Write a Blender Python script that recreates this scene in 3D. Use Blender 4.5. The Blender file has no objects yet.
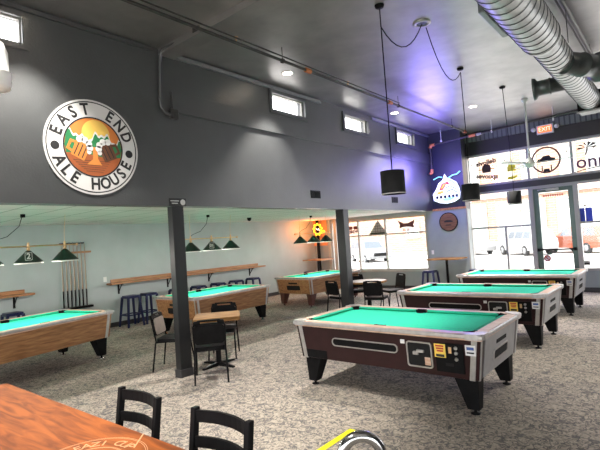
import bpy, math, random
from mathutils import Vector, Matrix, Euler
random.seed(7)
S = bpy.context.scene
COL = S.collection
PI = math.pi
def R(d): return math.radians(d)

# ------------------------------------------------------------------ camera
cam_data = bpy.data.cameras.new('camera'); cam = bpy.data.objects.new('camera', cam_data)
COL.objects.link(cam); S.camera = cam
YAW, PITCH, ROLL, FPX = .6932, .0337, -.0653, 458.64
_f = Vector((-math.sin(YAW)*math.cos(PITCH), math.cos(YAW)*math.cos(PITCH), math.sin(PITCH)))
_r = Vector((math.cos(YAW), math.sin(YAW), 0)); _u = _r.cross(_f)
_c, _s = math.cos(ROLL), math.sin(ROLL)
_r2 = _r*_c + _u*_s; _u2 = _u*_c - _r*_s
M = Matrix((_r2, _u2, -_f)).transposed().to_4x4(); M.translation = (0, 0, 1.8)
cam.matrix_world = M
cam_data.sensor_width = 36; cam_data.sensor_fit = 'HORIZONTAL'; cam_data.lens = FPX*36/600
cam_data.clip_start = .05; cam_data.clip_end = 300

# ------------------------------------------------------------------ world, sun, exposure
W = bpy.data.worlds.new('sky'); S.world = W; W.use_nodes = True
bg = W.node_tree.nodes['Background']; bg.inputs[0].default_value = (.98, .98, 1, 1); bg.inputs[1].default_value = 5.2
sun_d = bpy.data.lights.new('sun', 'SUN'); sun_d.energy = 5; sun_d.angle = R(2); sun_d.color = (1, .95, .88)
sun = bpy.data.objects.new('sun', sun_d); COL.objects.link(sun)
sun.rotation_euler = (R(42), 0, R(-14))
S.view_settings.view_transform = 'Standard'; S.view_settings.look = 'None'
S.view_settings.exposure = .12; S.view_settings.gamma = 1; S.view_settings.use_curve_mapping = False
DOWN_W = 620      # watts of one recessed downlight
LAMP_W = 28       # watts of one billiard lamp bulb

# ------------------------------------------------------------------ materials
def nmat(name):
    m = bpy.data.materials.new(name); m.use_nodes = True
    nt = m.node_tree; b = nt.nodes['Principled BSDF']; return m, nt, b
def mat(name, col, rough=.5, metal=0, var=0, scale=8, bump=0, bscale=60, coat=0, spec=.5):
    m, nt, b = nmat(name)
    b.inputs['Base Color'].default_value = (*col, 1); b.inputs['Roughness'].default_value = rough
    b.inputs['Metallic'].default_value = metal; b.inputs['Specular IOR Level'].default_value = spec
    if coat: b.inputs['Coat Weight'].default_value = coat
    tc = nt.nodes.new('ShaderNodeTexCoord')
    if var:
        n = nt.nodes.new('ShaderNodeTexNoise'); n.inputs['Scale'].default_value = scale; n.inputs['Detail'].default_value = 6
        nt.links.new(tc.outputs['Object'], n.inputs['Vector'])
        r = nt.nodes.new('ShaderNodeValToRGB')
        r.color_ramp.elements[0].position = .3; r.color_ramp.elements[1].position = .7
        r.color_ramp.elements[0].color = (*[c*(1-var) for c in col], 1)
        r.color_ramp.elements[1].color = (*[min(1, c*(1+var)) for c in col], 1)
        nt.links.new(n.outputs[0], r.inputs[0]); nt.links.new(r.outputs[0], b.inputs['Base Color'])
    if bump:
        n2 = nt.nodes.new('ShaderNodeTexNoise'); n2.inputs['Scale'].default_value = bscale
        nt.links.new(tc.outputs['Object'], n2.inputs['Vector'])
        bp = nt.nodes.new('ShaderNodeBump'); bp.inputs['Strength'].default_value = bump; bp.inputs['Distance'].default_value = .02
        nt.links.new(n2.outputs[0], bp.inputs['Height']); nt.links.new(bp.outputs[0], b.inputs['Normal'])
    return m
def wood(name, c0, c1, axis=0, scale=3, rough=.4, stretch=9, coat=0, knots=.55):
    m, nt, b = nmat(name); b.inputs['Roughness'].default_value = rough
    if coat: b.inputs['Coat Weight'].default_value = coat
    tc = nt.nodes.new('ShaderNodeTexCoord'); mp = nt.nodes.new('ShaderNodeMapping')
    sc = [stretch]*3; sc[axis] = 1; mp.inputs['Scale'].default_value = sc
    nt.links.new(tc.outputs['Object'], mp.inputs['Vector'])
    n = nt.nodes.new('ShaderNodeTexNoise'); n.inputs['Scale'].default_value = scale; n.inputs['Detail'].default_value = 8
    n.inputs['Distortion'].default_value = knots
    nt.links.new(mp.outputs[0], n.inputs['Vector'])
    r = nt.nodes.new('ShaderNodeValToRGB')
    r.color_ramp.elements[0].position = .34; r.color_ramp.elements[1].position = .66
    r.color_ramp.elements[0].color = (*c0, 1); r.color_ramp.elements[1].color = (*c1, 1)
    nt.links.new(n.outputs[0], r.inputs[0]); nt.links.new(r.outputs[0], b.inputs['Base Color'])
    return m
def emit(name, col, st):
    m, nt, b = nmat(name); b.inputs['Base Color'].default_value = (*col, 1)
    b.inputs['Emission Color'].default_value = (*col, 1); b.inputs['Emission Strength'].default_value = st
    return m
def glass(name, tint=(1, 1, 1)):
    m = bpy.data.materials.new(name); m.use_nodes = True; nt = m.node_tree; nt.nodes.clear()
    o = nt.nodes.new('ShaderNodeOutputMaterial'); mx = nt.nodes.new('ShaderNodeMixShader')
    t = nt.nodes.new('ShaderNodeBsdfTransparent'); t.inputs[0].default_value = (*tint, 1)
    g = nt.nodes.new('ShaderNodeBsdfGlossy'); g.inputs['Roughness'].default_value = .02
    fr = nt.nodes.new('ShaderNodeLayerWeight'); fr.inputs[0].default_value = .5
    pw = nt.nodes.new('ShaderNodeMath'); pw.operation = 'POWER'; pw.inputs[1].default_value = 5
    ma = nt.nodes.new('ShaderNodeMath'); ma.operation = 'MULTIPLY_ADD'; ma.inputs[1].default_value = .5; ma.inputs[2].default_value = .03
    nt.links.new(fr.outputs['Facing'], pw.inputs[0]); nt.links.new(pw.outputs[0], ma.inputs[0])
    nt.links.new(ma.outputs[0], mx.inputs[0]); nt.links.new(t.outputs[0], mx.inputs[1]); nt.links.new(g.outputs[0], mx.inputs[2])
    nt.links.new(mx.outputs[0], o.inputs[0]); return m
def carpet():
    m, nt, b = nmat('patterned_carpet'); b.inputs['Roughness'].default_value = .95
    b.inputs['Specular IOR Level'].default_value = .1
    tc = nt.nodes.new('ShaderNodeTexCoord')
    w = nt.nodes.new('ShaderNodeTexNoise'); w.inputs['Scale'].default_value = 9; w.inputs['Detail'].default_value = 2
    nt.links.new(tc.outputs['Object'], w.inputs['Vector'])
    ad = nt.nodes.new('ShaderNodeVectorMath'); ad.operation = 'MULTIPLY_ADD'; ad.inputs[1].default_value = (.42, .42, 0)
    nt.links.new(w.outputs['Color'], ad.inputs[0]); nt.links.new(tc.outputs['Object'], ad.inputs[2])
    v = nt.nodes.new('ShaderNodeTexVoronoi'); v.feature = 'DISTANCE_TO_EDGE'; v.inputs['Scale'].default_value = 12
    nt.links.new(ad.outputs[0], v.inputs['Vector'])
    n = nt.nodes.new('ShaderNodeTexNoise'); n.inputs['Scale'].default_value = 22; n.inputs['Detail'].default_value = 5
    n.inputs['Distortion'].default_value = 1.6
    nt.links.new(tc.outputs['Object'], n.inputs['Vector'])
    r1 = nt.nodes.new('ShaderNodeValToRGB')
    e = r1.color_ramp.elements
    e[0].position = .02; e[0].color = (.19, .185, .185, 1); e[1].position = .12; e[1].color = (.52, .46, .39, 1)
    nt.links.new(v.outputs['Distance'], r1.inputs[0])
    r2 = nt.nodes.new('ShaderNodeValToRGB'); e = r2.color_ramp.elements
    e[0].position = .40; e[0].color = (.42, .42, .43, 1); e[1].position = .6; e[1].color = (1, .98, .95, 1)
    nt.links.new(n.outputs[0], r2.inputs[0])
    mx = nt.nodes.new('ShaderNodeMix'); mx.data_type = 'RGBA'; mx.blend_type = 'MULTIPLY'; mx.inputs[0].default_value = .55
    nt.links.new(r1.outputs[0], mx.inputs[6]); nt.links.new(r2.outputs[0], mx.inputs[7])
    nt.links.new(mx.outputs[2], b.inputs['Base Color'])
    n3 = nt.nodes.new('ShaderNodeTexNoise'); n3.inputs['Scale'].default_value = 180
    nt.links.new(tc.outputs['Object'], n3.inputs['Vector'])
    bp = nt.nodes.new('ShaderNodeBump'); bp.inputs['Strength'].default_value = .35; bp.inputs['Distance'].default_value = .01
    nt.links.new(n3.outputs[0], bp.inputs['Height']); nt.links.new(bp.outputs[0], b.inputs['Normal'])
    return m
def brick(name, c1, c2, mortar, scale, bw=.5, rh=.25, ms=.02, rough=.85, off=.5, rot=(0, 0, 0)):
    m, nt, b = nmat(name); b.inputs['Roughness'].default_value = rough
    tc = nt.nodes.new('ShaderNodeTexCoord'); mp = nt.nodes.new('ShaderNodeMapping'); mp.inputs['Rotation'].default_value = rot
    t = nt.nodes.new('ShaderNodeTexBrick'); t.offset = off
    t.inputs['Color1'].default_value = (*c1, 1); t.inputs['Color2'].default_value = (*c2, 1); t.inputs['Mortar'].default_value = (*mortar, 1)
    t.inputs['Scale'].default_value = scale; t.inputs['Mortar Size'].default_value = ms
    t.inputs['Brick Width'].default_value = bw; t.inputs['Row Height'].default_value = rh
    nt.links.new(tc.outputs['Object'], mp.inputs[0]); nt.links.new(mp.outputs[0], t.inputs['Vector'])
    nt.links.new(t.outputs['Color'], b.inputs['Base Color']); return m

m_carpet = carpet()
m_head = mat('charcoal_satin_paint', (.046, .049, .051), .42, 0, .12, 3, .12, 40, 0, 1)
m_post = mat('dark_post_paint', (.014, .015, .016), .36, 0, .12, 3, spec=.4)
m_ceil = mat('dark_glossy_ceiling_paint', (.37, .365, .355), .40, .85, .14, 2.5, .06, 25, 0, 1)
m_navy = mat('navy_black_paint', (.018, .020, .035), .4, 0, .1, 4)
m_band = mat('black_brown_paint', (.035, .033, .033), .45, 0, .1, 4)
m_teal = mat('pale_teal_paint', (.42, .475, .475), .5, 0, .06, 2, .08, 60)
m_tealf = mat('grey_teal_paint', (.30, .345, .35), .5, 0, .06, 3)
m_orange = mat('orange_paint', (.75, .30, .12), .55, 0, .08, 4)
m_tile = brick('pale_green_ceiling_tile', (.88, .85, .83), (.85, .82, .80), (.36, .40, .35), 1, 1.2, .6, .012, .85, 0)
m_base = mat('black_baseboard', (.03, .03, .032), .5, 0, .1, 6)
m_frame = mat('pale_window_frame', (.40, .395, .365), .4, 0, .05, 5)
m_green = mat('dark_green_door_frame', (.10, .15, .13), .35, .3, .06, 6)
m_glass = glass('clear_glass')
m_felt = mat('green_felt', (.03, .80, .52), .95, 0, .06, 30)
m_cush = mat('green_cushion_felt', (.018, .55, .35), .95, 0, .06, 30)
m_oak = wood('oak_laminate', (.23, .10, .038), (.44, .225, .095), 0, 3.2, .35, 9)
m_peach = wood('peach_rail_wood', (.55, .33, .22), (.78, .58, .45), 0, 4, .35, 8)
m_maroon = mat('maroon_laminate', (.024, .007, .008), .3, 0, .2, 10, spec=.3)
m_steel = mat('brushed_steel', (.50, .49, .48), .38, .85, .12, 18)
m_end = mat('grey_metal_end_panel', (.42, .42, .43), .45, .4, .08, 10)
m_black = mat('black_plastic', (.009, .009, .0095), .45, 0, .2, 10, spec=.06)
m_blackm = mat('black_metal', (.012,.012,.0125), .38, .2, .2, 12, spec=.06)
m_legred = mat('dark_red_brown_leg', (.10, .035, .025), .45, 0, .2, 8)
m_void = mat('dark_recess', (.006, .006, .006), .9)
m_yel = mat('yellow_sticker', (.85, .60, .10), .6, 0, .1, 40)
m_wht = mat('white_sticker', (.75, .75, .74), .6, 0, .06, 40)
m_ink = mat('black_ink', (.015, .015, .016), .6)
m_redink = mat('red_ink', (.45, .03, .02), .6)
m_blueink = mat('blue_ink', (.06, .12, .35), .6)
m_navym = mat('navy_painted_metal', (.010, .015, .07), .35, .2, .15, 10)
m_vinyl = mat('black_vinyl', (.009, .009, .0095), .42, 0, .2, 14, .08, 90, spec=.06)
m_tan = mat('tan_vinyl', (.50, .42, .34), .5, 0, .1, 12)
m_wood = wood('honey_table_wood', (.16, .08, .025), (.38, .21, .085), 0, 3, .6, 7)
m_bar = wood('orange_stained_table_wood', (.17, .045, .012), (.38, .105, .022), 0, 2.6, .55, 6, 0, 1.2); m_bar.node_tree.nodes['Principled BSDF'].inputs['Specular IOR Level'].default_value = .15
m_shelf = wood('brown_shelf_wood', (.30, .12, .045), (.52, .26, .12), 1, 3, .4, 9)
m_wood.node_tree.nodes['Principled BSDF'].inputs['Specular IOR Level'].default_value = .1
m_pale = wood('pale_table_laminate', (.45, .41, .36), (.60, .56, .50), 0, 2, .45, 5)
m_brass = mat('brass', (.75, .52, .28), .3, .9, .1, 20)
m_shade = mat('dark_green_enamel', (.006, .028, .016), .35, 0, .2, 9)
m_shadein = mat('white_enamel', (.8, .8, .76), .4)
m_blk_lamp = mat('black_lamp_fabric', (.012, .012, .013), .8, 0, .2, 30)
m_galv = mat('galvanized_steel', (.36, .37, .36), .38, .75, .22, 7)
m_galvd = mat('dark_galvanized_steel', (.12, .135, .135), .34, .7, .2, 7)
m_pipe = mat('grey_pipe', (.05, .048, .046), .4, .4, .2, 20)
m_copper = mat('orange_coupling', (.55, .17, .05), .5, .1, .15, 15)
m_white = mat('white_plastic', (.8, .8, .78), .4)
m_chrome = mat('chrome', (.42, .42, .42), .16, 1)
m_ytape = mat('yellow_tape', (.9, .82, .01), .5)
m_bulb = emit('lit_bulb', (1, .95, .85), 4)
m_down = emit('lit_downlight', (1, .95, .88), 9)
m_asph = mat('pale_street', (.62, .61, .59), .9, 0, .06, 1)
m_kerb = mat('concrete', (.66, .65, .63), .9, 0, .06, 2)
m_brick = brick('orange_brick', (.36, .20, .135), (.39, .24, .17), (.42, .36, .30), 1, .6, .2, .02, .9, .5, (PI/2, 0, 0))
m_stone = mat('cream_stone', (.42, .39, .35), .85, 0, .08, 2)
m_pane = mat('street_window_pane', (.30, .33, .33), .25, 0, .2, 1)
m_carw = mat('white_car_paint', (.27, .275, .28), .25, 0, 0, 1, 0, 1, .4)
m_cars = mat('silver_car_paint', (.23, .24, .25), .25, .3, 0, 1, 0, 1, .4)
m_carr = mat('red_car_paint', (.27, .075, .04), .25, 0, 0, 1, 0, 1, .4)
m_carg = mat('dark_car_window', (.08, .10, .12), .2)
m_tyre = mat('black_rubber', (.02, .02, .02), .8)

# ------------------------------------------------------------------ mesh builder
class MB:
    def __init__(s): s.v = []; s.f = []; s.mi = []; s.sm = []
    def add(s, vs, fs, mi=0, sm=False, T=None):
        o = len(s.v)
        for v in vs:
            v = Vector(v); s.v.append(T @ v if T else v)
        for f in fs: s.f.append([i+o for i in f]); s.mi.append(mi); s.sm.append(sm)
        return s
    def hexa(s, p, mi=0, T=None):   # p: 4 bottom (ccw) + 4 top
        return s.add(p, [(3, 2, 1, 0), (4, 5, 6, 7), (0, 1, 5, 4), (1, 2, 6, 5), (2, 3, 7, 6), (3, 0, 4, 7)], mi, False, T)
    def box(s, x0, x1, y0, y1, z0, z1, mi=0, T=None):
        return s.hexa([(x0, y0, z0), (x1, y0, z0), (x1, y1, z0), (x0, y1, z0), (x0, y0, z1), (x1, y0, z1), (x1, y1, z1), (x0, y1, z1)], mi, T)
    def prism(s, poly, z0, z1, mi=0, T=None, sm=False):
        n = len(poly)
        a = sum(poly[i][0]*poly[(i+1) % n][1]-poly[(i+1) % n][0]*poly[i][1] for i in range(n))
        if a < 0: poly = poly[::-1]
        vs = [(x, y, z0) for x, y in poly]+[(x, y, z1) for x, y in poly]
        s.add(vs, [list(range(n))[::-1], list(range(n, 2*n))], mi, False, T)
        s.add(vs, [(i, (i+1) % n, n+(i+1) % n, n+i) for i in range(n)], mi, sm, T)
        return s
    def ring(s, outer, inner, z0, z1, mi=0, T=None):   # same-count loops, ccw
        n = len(outer)
        vs = [(x, y, z0) for x, y in outer]+[(x, y, z0) for x, y in inner]+[(x, y, z1) for x, y in outer]+[(x, y, z1) for x, y in inner]
        fs = []
        for i in range(n):
            j = (i+1) % n
            fs += [(i, j, 2*n+j, 2*n+i), (n+j, n+i, 3*n+i, 3*n+j), (2*n+i, 2*n+j, 3*n+j, 3*n+i), (j, i, n+i, n+j)]
        return s.add(vs, fs, mi, False, T)
    def lathe(s, prof, n=24, mi=0, T=None, sm=True):
        vs = []; fs = []
        for r, z in prof:
            for k in range(n): a = 2*PI*k/n; vs.append((r*math.cos(a), r*math.sin(a), z))
        for i in range(len(prof)-1):
            for k in range(n):
                k2 = (k+1) % n; fs.append((i*n+k, i*n+k2, (i+1)*n+k2, (i+1)*n+k))
        s.add(vs, fs, mi, sm, T)
        for i, up in ((0, False), (len(prof)-1, True)):
            if prof[i][0] > 1e-4:
                lp = [i*n+k for k in range(n)]; s.add([vs[j] for j in lp], [list(range(n)) if up else list(range(n))[::-1]], mi, False, T)
        return s
    def cyl(s, c, r, h, n=20, mi=0, T=None):
        return s.lathe([(r, 0), (r, h)], n, mi, (T or Matrix()) @ Matrix.Translation(c))
    def tube(s, pts, r, n=8, mi=0, T=None, closed=False):
        pts = [Vector(p) for p in pts]; m = len(pts); vs = []; prev = None
        for i, p in enumerate(pts):
            if closed: d = (pts[(i+1) % m]-pts[i-1])
            else: d = pts[min(i+1, m-1)]-pts[max(i-1, 0)]
            d.normalize()
            if prev is None:
                a = Vector((0, 0, 1)) if abs(d.z) < .9 else Vector((1, 0, 0)); u = d.cross(a).normalized()
            else:
                u = (prev-d*prev.dot(d))
                u = u.normalized() if u.length > 1e-6 else d.orthogonal().normalized()
            prev = u; w = d.cross(u)
            rr = r[i] if isinstance(r, (list, tuple)) else r
            for k in range(n):
                a = 2*PI*k/n; vs.append(p+(u*math.cos(a)+w*math.sin(a))*rr)
        fs = []
        for i in range(m if closed else m-1):
            j = (i+1) % m
            for k in range(n): k2 = (k+1) % n; fs.append((i*n+k, i*n+k2, j*n+k2, j*n+k))
        s.add(vs, fs, mi, True, T)
        if not closed:
            s.add(vs[:n], [list(range(n))[::-1]], mi, False, T); s.add(vs[-n:], [list(range(n))], mi, False, T)
        return s
    def text(s, txt, size, T, depth=.002, mi=0, align='CENTER', bold=.0):
        cu = bpy.data.curves.new('tmp', 'FONT'); cu.body = txt; cu.size = size; cu.extrude = depth; cu.offset = bold
        cu.align_x = align; cu.align_y = 'CENTER'; cu.resolution_u = 3
        o = bpy.data.objects.new('tmp', cu); COL.objects.link(o)
        dg = bpy.context.evaluated_depsgraph_get(); me = o.evaluated_get(dg).to_mesh()
        s.add([v.co.copy() for v in me.vertices], [list(p.vertices) for p in me.polygons], mi, False, T)
        o.evaluated_get(dg).to_mesh_clear(); bpy.data.objects.remove(o); bpy.data.curves.remove(cu)
        return s
    def build(s, name, mats, parent=None, bevel=0, seg=2, loc=None):
        me = bpy.data.meshes.new(name); me.from_pydata([tuple(v) for v in s.v], [], s.f)
        for m in (mats if isinstance(mats, (list, tuple)) else [mats]): me.materials.append(m)
        me.polygons.foreach_set('material_index', s.mi); me.polygons.foreach_set('use_smooth', s.sm); me.update()
        o = bpy.data.objects.new(name, me); COL.objects.link(o)
        if parent: o.parent = parent
        if loc: o.location = loc
        if bevel:
            b = o.modifiers.new('bevel', 'BEVEL'); b.width = bevel; b.segments = seg; b.limit_method = 'ANGLE'; b.angle_limit = R(40)
        return o
def tag(o, label, cat, group=None, kind=None):
    o['label'] = label; o['category'] = cat
    if group: o['group'] = group
    if kind: o['kind'] = kind
    return o
def thing(name, label, cat, loc=(0, 0, 0), rz=0, group=None):
    o = bpy.data.objects.new(name, None); COL.objects.link(o); o.location = loc; o.rotation_euler = (0, 0, rz)
    o.empty_display_size = .2
    return tag(o, label, cat, group)
def struct(name, mb, mats, parent=None, bevel=0):
    o = mb.build(name, mats, parent, bevel)
    if not parent: o['kind'] = 'structure'
    return o
def kids(o): return [c for c in COL.objects if c.parent == o]
def dup(o, label, loc, rz=None, parent=None):
    c = o.copy(); COL.objects.link(c)
    if parent: c.parent = parent
    else:
        c['label'] = label; c.location = loc
        if rz is not None: c.rotation_euler = (0, 0, rz)
    for k in kids(o): dup(k, None, None, None, c)
    return c
def circ(r, n=40, cx=0, cy=0, a0=0): return [(cx+r*math.cos(a0+2*PI*k/n), cy+r*math.sin(a0+2*PI*k/n)) for k in range(n)]
def rrect(x0, x1, y0, y1, r, n=5):
    p = []
    for cx, cy, a in ((x1-r, y1-r, 0), (x0+r, y1-r, 90), (x0+r, y0+r, 180), (x1-r, y0+r, 270)):
        p += [(cx+r*math.cos(R(a+90*k/n)), cy+r*math.sin(R(a+90*k/n))) for k in range(n+1)]
    return p
# frames for flat things: local x,y in the plane, z out of it
def on_yneg(x, y, z): return Matrix.Translation((x, y, z)) @ Matrix(((1, 0, 0, 0), (0, 0, -1, 0), (0, 1, 0, 0), (0, 0, 0, 1)))   # facing -Y
def on_xpos(x, y, z): return Matrix.Translation((x, y, z)) @ Matrix(((0, 0, 1, 0), (1, 0, 0, 0), (0, 1, 0, 0), (0, 0, 0, 1)))    # facing +X
def mirror_x(T): return T @ Matrix.Diagonal((-1, 1, 1, 1))

XH, YC, YF, XA = -5.47, 12.6, 13.73, -10.75
ZC, ZH, ZA = 4.62, 2.40, 2.5
YB = -4.0; XR = 4.0

# ================================================================== the room
struct('floor', MB().box(XA-.2, XR, YB, YF+.1, -.12, 0), m_carpet)
struct('ceiling', MB().box(XH-.2, XR, YB, YF+.2, ZC, ZC+.2), m_ceil)
struct('ceiling_annex', MB().box(XA-.2, XH-.2, YB, YF+.2, ZA, ZA+.14), m_tile)
# header wall above the opening, with four small clerestory openings
HW = [(1.0, 2.0), (5.98, 6.97), (8.28, 9.30), (10.67, 11.70)]
WZ0, WZ1 = 4.14, 4.50
mb = MB(); mb.box(XH-.2, XH, YB, YF, ZH, WZ0); mb.box(XH-.2, XH, YB, YF, WZ1, ZC)
ys = [YB]+[v for w in HW for v in w]+[YF]
for i in range(0, len(ys), 2): mb.box(XH-.2, XH, ys[i], ys[i+1], WZ0, WZ1)
struct('wall_header', mb, m_head)
for i, (a, b) in enumerate(HW):
    f = MB(); o_ = [(a-.035, WZ0-.035), (b+.035, WZ0-.035), (b+.035, WZ1+.035), (a-.035, WZ1+.035)]
    i_ = [(a+.03, WZ0+.03), (b-.03, WZ0+.03), (b-.03, WZ1-.03), (a+.03, WZ1-.03)]
    f.ring(o_, i_, 0, .03, 0, on_xpos(XH, 0, 0))
    f.ring([(a, WZ0), (b, WZ0), (b, WZ1), (a, WZ1)], i_, -.1, -.06, 1, on_xpos(XH, 0, 0))
    w = struct('window_%d' % (i+1), f, [m_head, m_frame])
    MB().box(XH-.085, XH-.079, a+.03, b-.03, WZ0+.03, WZ1-.03).build('pane', m_glass, w)
struct('trim_1', MB().box(XH, XH+.045, 3.88, YC, 3.74, 4.04), m_head, None, .006)
m_track = mat('grey_metal_trim', (.26, .27, .28), .35, .6, .1, 10)
struct('trim_2', MB().box(XH, XH+.05, 3.95, 7.45, 4.535, 4.575).box(XH, XH+.03, 3.95, 7.45, 4.575, 4.605), m_track)
struct('trim_3', MB().box(XH, XH+.05, 9.45, YC, 4.535, 4.575).box(XH, XH+.03, 9.45, YC, 4.575, 4.605), m_track)
struct('trim_4', MB().box(XH, XH+.03, YB, 3.6, 4.55, 4.60), m_head)
struct('beam', MB().box(XH, XR, 3.72, 3.98, ZC-.09, ZC), m_ceil)
struct('added_back_wall_upper', MB().box(XH-.2, XR, YB-.2, YB, 2.7, ZC), m_head)  # unseen, open below; added to darken ceiling and upper header
struct('added_back_wall_annex', MB().box(XA-.2, XH-.2, YB-.2, YB, 0, ZA), m_teal)  # unseen, added to hold back sky light entering the annex
struct('unseen_right_wall', MB().box(XR, XR+.2, 1.0, YF, 0, ZC).box(XR, XR+.2, YB, 1.0, 2.7, ZC), m_head)  # unseen, added and closed to cut sky light from the side
# posts in the opening
def post(name, y, lab, hx=.06):
    t = thing(name, lab, 'post', (XH-hx-.005, y, 0))
    MB().box(-hx, hx, -.095, .095, 0, ZH)  .build('shaft', m_post, t, .006)
    MB().box(-hx-.012, hx+.012, -.107, .107, 0, .11).build('base', m_base, t, .004)
    return t
post('support_post', 3.905, 'dark grey square post beside the small square table, under the black plaque')
post('support_post', 8.14, 'dark grey square post standing in front of the round table by the window', .1)
# annex long wall
struct('wall_left', MB().box(XA-.2, XA, -.8, YF, 0, ZA), m_teal)
struct('baseboard_left', MB().box(XA, XA+.015, YB, YF, 0, .11), m_base)
# annex end: orange corner + dark vertical, window wall
mb = MB(); mb.box(XA, -9.95, YF, YF+.2, 0, ZA)
struct('wall_front_corner', mb, m_tealf)
struct('trim_5', MB().box(XA, -10.12, YF-.02, YF, 1.55, ZA), m_orange)
mb = MB(); mb.box(-9.95, -6.2, YF, YF+.2, 0, .60); mb.box(-6.2, XH-.2, YF, YF+.2, 0, ZA); mb.box(-9.95, -6.2, YF, YF+.2, 2.42, ZA)
struct('wall_front_annex', mb, m_tealf)
struct('baseboard_front', MB().box(XA, XH-.2, YF-.015, YF, 0, .1), m_base)
struct('pipe_corner', MB().cyl((-10.35, 13.45, 0), .06, ZA, 14), m_black)
def window(name, x0, x1, z0, z1, vb, hb, fw=.06, fm=m_frame, depth=.1, y=YF):
    f = MB(); T = on_yneg(0, y+.1, 0); h = depth/2
    f.ring([(x0, z0), (x1, z0), (x1, z1), (x0, z1)], [(x0+fw, z0+fw), (x1-fw, z0+fw), (x1-fw, z1-fw), (x0+fw, z1-fw)], -h, h+.05, 0, T)
    for x, a, b in vb: f.box(x-fw*.45, x+fw*.45, y+.1-h, y+.1+h, a, b)
    for z, a, b in hb: f.box(a, b, y+.1-h*.9, y+.1+h*.9, z-fw*.4, z+fw*.4)
    w = struct(name, f, fm)
    MB().box(x0+fw*.5, x1-fw*.5, y+.096, y+.104, z0+fw*.5, z1-fw*.5).build('pane', m_glass, w)
    return w
window('window_5', -9.95, -6.2, .60, 2.42, [(-8.8, .6, 2.42), (-7.72, .6, 2.42)], [(1.82, -9.95, -6.2)])
struct('window_sill', MB().box(-9.97, -6.18, YF-.07, YF+.1, .56, .60), m_frame)
struct('trim_7', MB().box(-9.80, -9.68, YF-.05, YF, .6, ZA).box(-10.06, -9.94, YF-.06, YF, 0, ZA), m_frame)
# corner box between annex window and storefront
BOX = [(XH-.2, YC), (-4.53, YC), (-4.86, YF+.2), (XH-.2, YF+.2)]
struct('wall_corner_box', MB().prism(BOX, 0, 2.40), m_tealf)
struct('wall_corner_box_upper', MB().prism(BOX, 2.40, ZC), m_navy)
struct('trim_8', MB().box(XH-.02, -4.51, YC-.025, YC, 2.385, 2.445), m_shelf)
struct('trim_9', MB().cyl((-4.52, YC+.03, 0), .022, 2.38, 10), m_frame)
struct('baseboard_corner', MB().box(XH-.2, -4.52, YC-.012, YC, 0, .1), m_base)
# storefront
XS0, XS1 = -4.86, XR
mb = MB(); mb.box(XS0, -3.14, YF, YF+.2, 0, .55); mb.box(-2.06, XS1, YF, YF+.2, 0, .55)
struct('wall_front_lower', mb, m_tealf)
struct('baseboard_storefront', MB().box(XS0, -3.14, YF-.012, YF, 0, .12).box(-2.06, XS1, YF-.012, YF, 0, .12), m_base)
struct('wall_front_band', MB().box(XS0, XS1, YF-.02, YF+.2, 2.86, 3.02), m_band)
mb = MB(); mb.box(XS0, XS1, YF-.02, YF+.2, 3.98, ZC); struct('wall_front_upper', mb, m_band)
m_corr = brick('grey_green_corrugated_deck', (.17, .19, .18), (.15, .17, .16), (.06, .07, .07), 1, .12, 3, .02, .5, 0, (PI/2, 0, 0))
struct('trim_10', MB().box(XS0, XS1, YF-.09, YF-.02, 4.36, ZC-.03), m_corr)
window('window_6', XS0, -3.13, .55, 2.86, [(-3.86, .55, 1.81)], [(1.81, XS0, -3.13)])
window('window_7', -2.07, XR, .55, 2.86, [(.2, .55, 2.86)], [(1.79, -2.07, XR)])
window('window_8', XS0, XR, 3.02, 3.98, [(-3.15, 3.02, 3.98), (-2.09, 3.02, 3.98), (-.9, 3.02, 3.98), (.9, 3.02, 3.98)], [], .065)
def make_door():
    f = MB(); T = on_yneg(0, YF+.1, 0)
    f.ring([(-3.13, 0), (-2.07, 0), (-2.07, 2.86), (-3.13, 2.86)], [(-3.08, .0), (-2.12, .0), (-2.12, 2.78), (-3.08, 2.78)], -.05, .1, 1, T)
    f.ring([(-3.08, .01), (-2.12, .01), (-2.12, 2.78), (-3.08, 2.78)], [(-2.95, .25), (-2.24, .25), (-2.24, 2.67), (-2.95, 2.67)], -.025, .045, 0, T)
    d = struct('door_1', f, [m_green, m_frame])
    MB().box(-2.96, -2.23, YF+.096, YF+.104, .24, 2.68).build('pane', m_glass, d)
    h = MB(); h.tube([(-3.06, YF-.02, 1.12), (-2.14, YF-.02, 1.12)], .022, 8)
    for x in (-3.03, -2.17): h.box(x-.03, x+.03, YF-.05, YF+.06, 1.08, 1.16)
    h.build('push_bar', m_black, d)
    c = MB(); c.box(-2.75, -2.45, YF-.02, YF+.05, 2.70, 2.76); c.tube([(-2.5, YF-.03, 2.74), (-2.75, YF-.16, 2.73), (-2.95, YF-.02, 2.74)], .012, 6)
    c.build('door_closer', m_steel, d)
    return d
make_door()

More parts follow.
